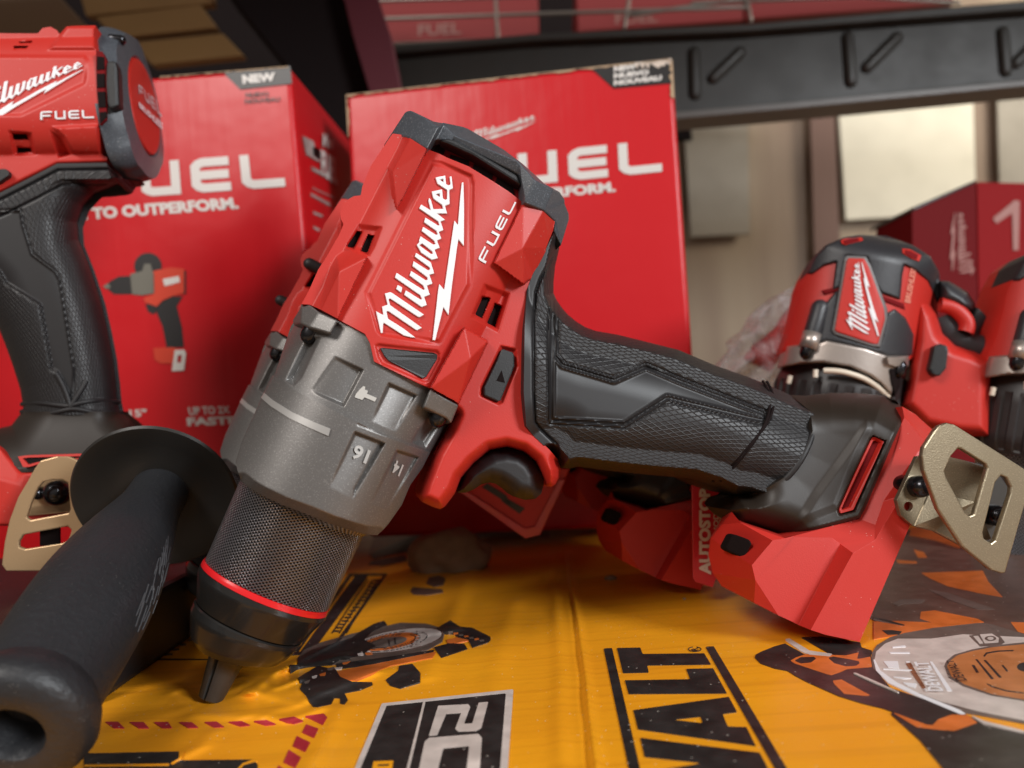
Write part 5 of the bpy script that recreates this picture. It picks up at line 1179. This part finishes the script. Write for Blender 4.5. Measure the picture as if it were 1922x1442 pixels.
DISC = mat('guard_disc_plastic', (.018, .016, .014), .38, bump=.1, bscale=300, var=.3, vscale=30)
revolve('guard_disc', [(-.005, .006), (-.0045, .012), (-.0010, RD-.004), (.0012, RD-.001), (.0022, RD), (.0030, RD-.0006), (.0026, RD-.002), (.0006, RD-.007), (-.0006, .015), (-.001, .011)], DISC, she)
prof = []
zs = np.linspace(.0, LEN-.0085, 50); rs = np.interp(zs/LEN, [0, .06, .14, .30, .45, .60, .75, .88, .93], [.0090, .0082, .0094, .0122, .0141, .0147, .0141, .0130, .0132])
rs = np.convolve(np.pad(rs, 4, 'edge'), np.ones(9)/9, 'valid')
revolve('grip', list(zip(zs-.001, rs)), HND, she, dfn=lambda t, z: 1+.012*math.cos(2*t)-.006*math.exp(-(((t-2.1+math.pi) % (2*math.pi)-math.pi)/.012)**2))
L0 = LEN-.009; RFL = .0156
fp = [(L0-.004, .0125), (L0, .0138), (L0+.0012, .0148), (L0+.0025, RFL-.0005), (L0+.0045, RFL), (L0+.0070, RFL-.0006), (L0+.0085, RFL-.0020), (L0+.0092, RFL-.0045), (L0+.0090, .0078), (L0+.0086, .0068), (L0+.0070, .0062), (L0-.006, .0056)]
revolve('end_flange', fp, HND, she)
revolve('mounting_rod', [(-.030, .0036), (-.004, .0040)], STEEL, she, n=24)
# scrapes on the rubber
def scrape(t0, z0, dl, dt):
    P = []
    for s_ in np.linspace(0, 1, 6):
        z = z0+dl*s_; t = t0+dt*s_; r_ = np.interp(z, zs, rs)+.00005; P.append((r_*math.cos(t)*(1+.012*math.cos(2*t)), r_*math.sin(t)*(1+.012*math.cos(2*t)), z))
    cu = bpy.data.curves.new('scrape', 'CURVE'); cu.dimensions = '3D'; cu.bevel_depth = .00017; sp = cu.splines.new('POLY'); sp.points.add(5)
    for i, p in enumerate(P): sp.points[i].co = (*p, 1)
    o = bpy.data.objects.new('scrape', cu); COL.objects.link(o); o.data.materials.append(SCRAPE)
    me = bpy.data.meshes.new_from_object(o.evaluated_get(bpy.context.evaluated_depsgraph_get())); bpy.data.objects.remove(o); return me
SCRAPE = mat('scraped_rubber', (.075, .075, .08), .5)
# the direction towards the right of the picture, seen round the handle's axis
tr = math.atan2(float(np.dot(RT, sy)), float(np.dot(RT, sx))); tc = math.atan2(float(np.dot(-FW, sy)), float(np.dot(-FW, sx)))
dsg = 1 if ((tc-tr+math.pi) % (2*math.pi)-math.pi) > 0 else -1
mes = [scrape(tr+dsg*rng.uniform(-.25, .30), LEN*rng.uniform(.30, .62), LEN*rng.uniform(.03, .08), dsg*rng.uniform(-.16, -.04)) for _ in range(34)]
bm = bmesh.new()
for m_ in mes: bm.from_mesh(m_)
me = bpy.data.meshes.new('scrapes'); bm.to_mesh(me); bm.free(); me.materials.append(SCRAPE)
o = bpy.data.objects.new('scrapes', me); COL.objects.link(o); o.parent = she; o['kind'] = 'stuff'
# ---------------------------------------------------------------- compact drills on the right
FC = Frame(1560, 1010, .318, yaw=-12, pitch=2)
cd = tag(FC.empty('compact_drill'), 'compact red drill with black rubber tail pointing up, behind the front drill base', 'power drill', 'compact red drills')
CA, CB = np.array(ZR((855, 360))[0]), np.array(ZR((735, 930))[0]); CD = (CB-CA)/np.linalg.norm(CB-CA); CN = np.array([-CD[1], CD[0]])
if CN[0] < 0: CN = -CN
def hcb(u, v):
    t = np.clip(np.abs((u-CA[0])*CN[0]+(v-CA[1])*CN[1]+1)/136, 0, 1); s_ = (u-CA[0])*CD[0]+(v-CA[1])*CD[1]
    dome = np.clip((s_+8)/46, 0, 1); return np.maximum(.0265*(1-t**2.3)**(1/2.3)*(1-(1-dome)**2.4)**(1/2.4), .0004)
C_OUT = ZR((545,560),(570,500),(620,420),(690,368),(780,343),(900,346),(1020,382),(1110,435),(1155,505),(1163,600),(1150,720),(1100,850),(1030,900),(960,950),(850,925),(700,870),(560,862),(470,868),(462,850),(500,760),(530,640))
pillow('motor_housing', FC, C_OUT, hcb, RED, cd, cell=2.2, backk=.6)
N_OUT = ZR((1050,560),(1150,690),(1178,780),(1235,835),(1320,862),(1400,900),(1400,1260),(1250,1250),(1090,1215),(985,1110),(1015,960),(1040,820))
pillow('handle_neck', FC, N_OUT, lambda u, v: np.maximum(rnd(-sdf(N_OUT, u, v), 17, 26), .0004), RED, cd, cell=2.2)
def skin(name, outline, lift, m, parent=cd, cell=2.0, rndw=3.0):
    return pillow(name, FC, outline, lambda u, v: hcb(u, v)+.0002+(lift-.0002)*np.sqrt(np.clip(-sdf(outline, u, v)/rndw, 0, 1)), m, parent, cell=cell, back=0.0)
SOFT = mat('tail_rubber', (.028, .028, .032), .42, bump=.2, bscale=1500, var=.5, vscale=60)
tail = skin('rubber_tail', ZR((562,515),(600,432),(650,385),(730,350),(800,339),(920,343),(1040,385),(1120,435),(1160,505),(1168,600),(1155,650),(1110,548),(1055,500),(1005,475),(995,520),(985,632),(900,602),(868,560),(835,440),(742,434),(712,575),(678,592),(695,462),(640,478),(590,515)), .0014, SOFT)
for q in (((718,362),(740,355),(812,350),(818,364),(740,384),(722,378)), ((995,400),(1030,405),(1080,432),(1070,458),(1035,445),(996,420))):
    sr = plate('air_slot', FC, [ZR(*q)], lambda u, v: hcb(u, v)+.0022, .003, RED, tail)
    c_ = np.mean(ZR(*q), 0); plate('slot_floor', FC, [[tuple(c_+(np.array(p)-c_)*.7) for p in ZR(*q)]], lambda u, v: hcb(u, v)+.0026, .0006, VRED, tail)
skin('front_band', ZR((655,640),(705,580),(690,700),(678,775),(700,795),(885,850),(905,800),(928,690),(960,672),(1010,715),(1046,790),(1040,880),(1025,886),(930,886),(830,852),(650,816),(615,832),(598,800),(640,660)), .0012, SOFT)
skin('seam', ZR((628,590),(720,570),(715,592),(640,612)), .0007, VRED); skin('seam', ZR((890,608),(1000,648),(1008,678),(900,636)), .0007, VRED)
lb = skin('label_frame', ZR((738,430),(832,434),(858,480),(926,670),(930,720),(896,850),(860,848),(686,792),(672,772),(704,600),(728,450)), .0018, mat('label_border', (.16, .15, .15), .4))
LBL = ZR((748,440),(825,442),(848,485),(916,672),(920,720),(888,838),(860,836),(696,782),(684,768),(712,605),(738,455))
skin('label', LBL, .0023, RED, lb)
plate('wordmark', FC, mapshapes(LOGO, ZR((895,835),(862,452),(780,465),(722,742))), lambda u, v: hcb(u, v)+.0028, .0006, WHITE, lb)
glyph('lettering', 'BRUSHLESS', ZR((1030,648),(1058,490),(1034,482),(1004,640)), hcb, mat('red_relief', (.80, .30, .22), .4), cd, lift=.0006, fr=FC)
# posts with silver ends
SIL = mat('satin_silver', (.46, .40, .36), .38, metal=.75, bump=.1)
def c3(x, y, dw):
    q_ = ZR((x, y))[0]; w = float(hcb(np.array([q_[0]]), np.array([q_[1]]))[0])+dw; return FC.pt(np.array([q_[0]]), np.array([q_[1]]), np.array([w]))[0]
capsule('post', c3(622, 668, .0005), c3(586, 792, .0022), .0034, SOFT, cd, n=32)
capsule('post_end', c3(588, 782, .0022), c3(568, 852, .0030), .0036, SIL, cd, n=32, ends=False)
capsule('screw', c3(568, 848, .0030), c3(560, 872, .0030), .0026, SCREW, cd, n=24)
capsule('screw', c3(985, 930, .0020), c3(978, 958, .0020), .0024, SCREW, cd, n=24)
# silver gear ring
skin('gear_ring', ZR((474,842),(515,836),(620,826),(650,814),(830,850),(930,884),(1025,884),(1022,932),(985,945),(975,1000),(945,1060),(900,1010),(850,975),(760,935),(640,915),(540,918),(452,935)), .0016, SIL)
skin('ring_lug', ZR((918,884),(1020,884),(1016,936),(960,940),(925,930)), .0042, SIL)
skin('ring_gap', ZR((930,940),(990,938),(985,1020),(960,1075),(940,1010)), .0024, VOID)
# chuck
CBK = mat('chuck_plastic', (.022, .018, .018), .45, bump=.1)
def rib(P, c, ph):
    f = 1+.02*np.sign(np.cos(ph*26)); 
    for i in range(len(c)):
        if 8 < i < len(c)-3: P[i] = c[i]+(P[i]-c[i])*f[:, None]
    return P
tube('clutch_collar', FC, [ZR((458,925))[0]+ZR((1000,1000))[0], ZR((425,985))[0]+ZR((985,1080))[0], (1447,790,1668,835), (1452,815,1655,855)], CBK, cd, sub=8, n=208, disp=rib)
tube('chuck_sleeve', FC, [(1476,812,1632,850), (1462,985,1604,1010), (1470,1000,1590,1020)], KNURL, cd, sub=6)
tube('chuck_nose', FC, [(1468,985,1598,1008), (1472,1008,1588,1028), (1500,1030,1560,1042)], NOSE, cd, sub=5)
ln = np.array(ZR((640,952),(700,950),(780,968),(860,1002),(930,1068)), float)
def hcc(u, v):
    t = np.clip(((u-1574)*.97+(v-740)*.24)/120, -1, 1); return .0273*np.sqrt(np.clip(1-t**2, .02, 1))
CREAM = mat('cream_line', (.72, .62, .50), .4)
cord('index_line', FC, [tuple(p) for p in ln], hcc, .0011, CREAM, cd, lift=.0012)
for p_ in (((604,948),(602,982)), ((490,975),(482,1010))): cord('index_mark', FC, ZR(*(p_+(p_[1],))), hcc, .0010, CREAM, cd, lift=.0012)
plate('direction_switch', FC, [ZR((1140,840),(1165,830),(1198,838),(1204,860),(1195,940),(1165,978),(1130,970),(1118,945),(1128,900))], .0215, .008, BLK, cd, bevel=.0012)
cord('trigger', FC, ZR((1290,872),(1272,900),(1275,950),(1310,975)), lambda u, v: 0*u+.004, .0042, RUB, cd)
pillow('grip', FC, ZR((1160,545),(1205,548),(1290,598),(1325,650),(1312,682),(1270,690),(1235,672),(1165,642)), lambda u, v: rnd(-sdf(ZR((1160,545),(1205,548),(1290,598),(1325,650),(1312,682),(1270,690),(1235,672),(1165,642)), u, v), 11, 22)+.0004, SOFT, cd, cell=2.2)
cord('guard_rim', FC, ZR((1165,655),(1215,660),(1270,700),(1295,745),(1280,780)), lambda u, v: 0*u+.008, .0030, RED, cd)
cord('guard_arm', FC, ZR((1165,710),(1200,790),(1260,835),(1340,850)), lambda u, v: 0*u+.002, .0055, SOFT, cd)
cord('guard_arm', FC, ZR((1340,700),(1285,740),(1262,800),(1290,850)), lambda u, v: 0*u-.004, .0050, SOFT, cd)
cd2 = copy_tree(cd); cd2['label'] = 'nearer compact drill cut by the right edge, its silver post end in view'
z1, z2 = .312, .298
T = unit(1886, 674, z2)-unit(1510, 655, z1); cd2.location = cd.location+Vector(T)
# ---------------------------------------------------------------- plastic bag, tags
def bag_mat():
    m, N, L, b = node_mat('clear_film'); b.inputs['Base Color'].default_value = (.50, .46, .47, 1); b.inputs['Roughness'].default_value = .12
    b.inputs['Alpha'].default_value = .55; tc = N.new('ShaderNodeTexCoord'); n = N.new('ShaderNodeTexNoise'); n.inputs['Scale'].default_value = 70; n.inputs['Detail'].default_value = 4; n.inputs['Distortion'].default_value = 1.2
    L.new(tc.outputs['Object'], n.inputs['Vector']); bp = N.new('ShaderNodeBump'); bp.inputs['Strength'].default_value = 1; bp.inputs['Distance'].default_value = .006; L.new(n.outputs['Fac'], bp.inputs['Height']); L.new(bp.outputs[0], b.inputs['Normal'])
    mr = N.new('ShaderNodeMapRange'); L.new(n.outputs['Fac'], mr.inputs[0]); mr.inputs[1].default_value = .35; mr.inputs[2].default_value = .65; mr.inputs[3].default_value = .2; mr.inputs[4].default_value = .6; L.new(mr.outputs[0], b.inputs['Alpha'])
    return m
FB = Frame(1420, 720, .372)
BG = ZR((160,930),(240,820),(330,700),(430,610),(550,550),(640,560),(640,900),(560,1100),(300,1100),(180,1010))
def hbg(u, v): return np.maximum(rnd(-sdf(BG, u, v), 14, 45)+.0025*np.sin(u*.11+2.2*np.sin(v*.045))+.002*np.sin(v*.13+u*.05), .0004)
tag(pillow('plastic_bag', FB, BG, hbg, bag_mat(), None, cell=2.5), 'crumpled clear plastic bag wedged left of the compact drill', 'plastic bag')
fb_in = Frame(1420, 720, .385); tag(pillow('red_wrapper', fb_in, ZR((280,900),(330,830),(420,760),(500,640),(520,760),(440,900),(400,960)), lambda u, v: np.maximum(rnd(-sdf(ZR((280,900),(330,830),(420,760),(500,640),(520,760),(440,900),(400,960)), u, v), 5, 20), .0004), REDD, None, cell=2.5), 'red wrapper seen inside the clear plastic bag', 'wrapper')
FT = Frame(1320, 1095, .252, yaw=2)
TAGM = mat('tag_card', (.52, .02, .035), .3, coat=.3)
ht = tag(FT.empty('hang_tag'), 'upright red tag printed AUTOSTOP between two drill bases', 'tag')
plate('tag_card', FT, [[(1298,880),(1345,860),(1388,905),(1392,935),(1362,1040),(1338,1103),(1306,1093),(1301,1085)]], 0.0, .0008, TAGM, ht, bevel=.0002)
GT = mat('tag_print', (.60, .52, .46), .4)
text_px('lettering', FT, 'AUTOSTOP', [(1335,1079),(1333,917),(1312,917),(1312,1079)], .0004, GT, ht, bold=.05)
text_px('lettering', FT, 'MODE', [(1350,1002),(1348,955),(1338,955),(1340,1002)], .0004, GT, ht, bold=.02)
text_px('lettering', FT, 'ENHANCED SAF', [(1363,1083),(1361,893),(1349,893),(1351,1083)], .0004, GT, ht, bold=.02)
FT2 = Frame(960, 990, .30, yaw=-4)
t2 = tag(FT2.empty('hang_tag'), 'red tag card hanging behind the trigger of the front drill', 'tag')
plate('tag_card', FT2, [[(850,880),(1070,880),(1058,905),(1030,965),(1014,1003),(986,1010),(864,920)]], 0.0, .0015, REDD, t2, bevel=.0004)
plate('tag_rim', FT2, [[(862,912),(985,992),(1004,988),(1050,900),(1062,900),(1032,965),(1014,1004),(986,1011),(860,921)]], .0010, .0012, TAGM, t2, bevel=.0003)
plate('tag_print', FT2, [[(905,915),(960,950),(950,930),(915,908)], [(940,1000-60),(975,965),(985,955),(955,938)]], .0004, .0003, CDARK, t2)
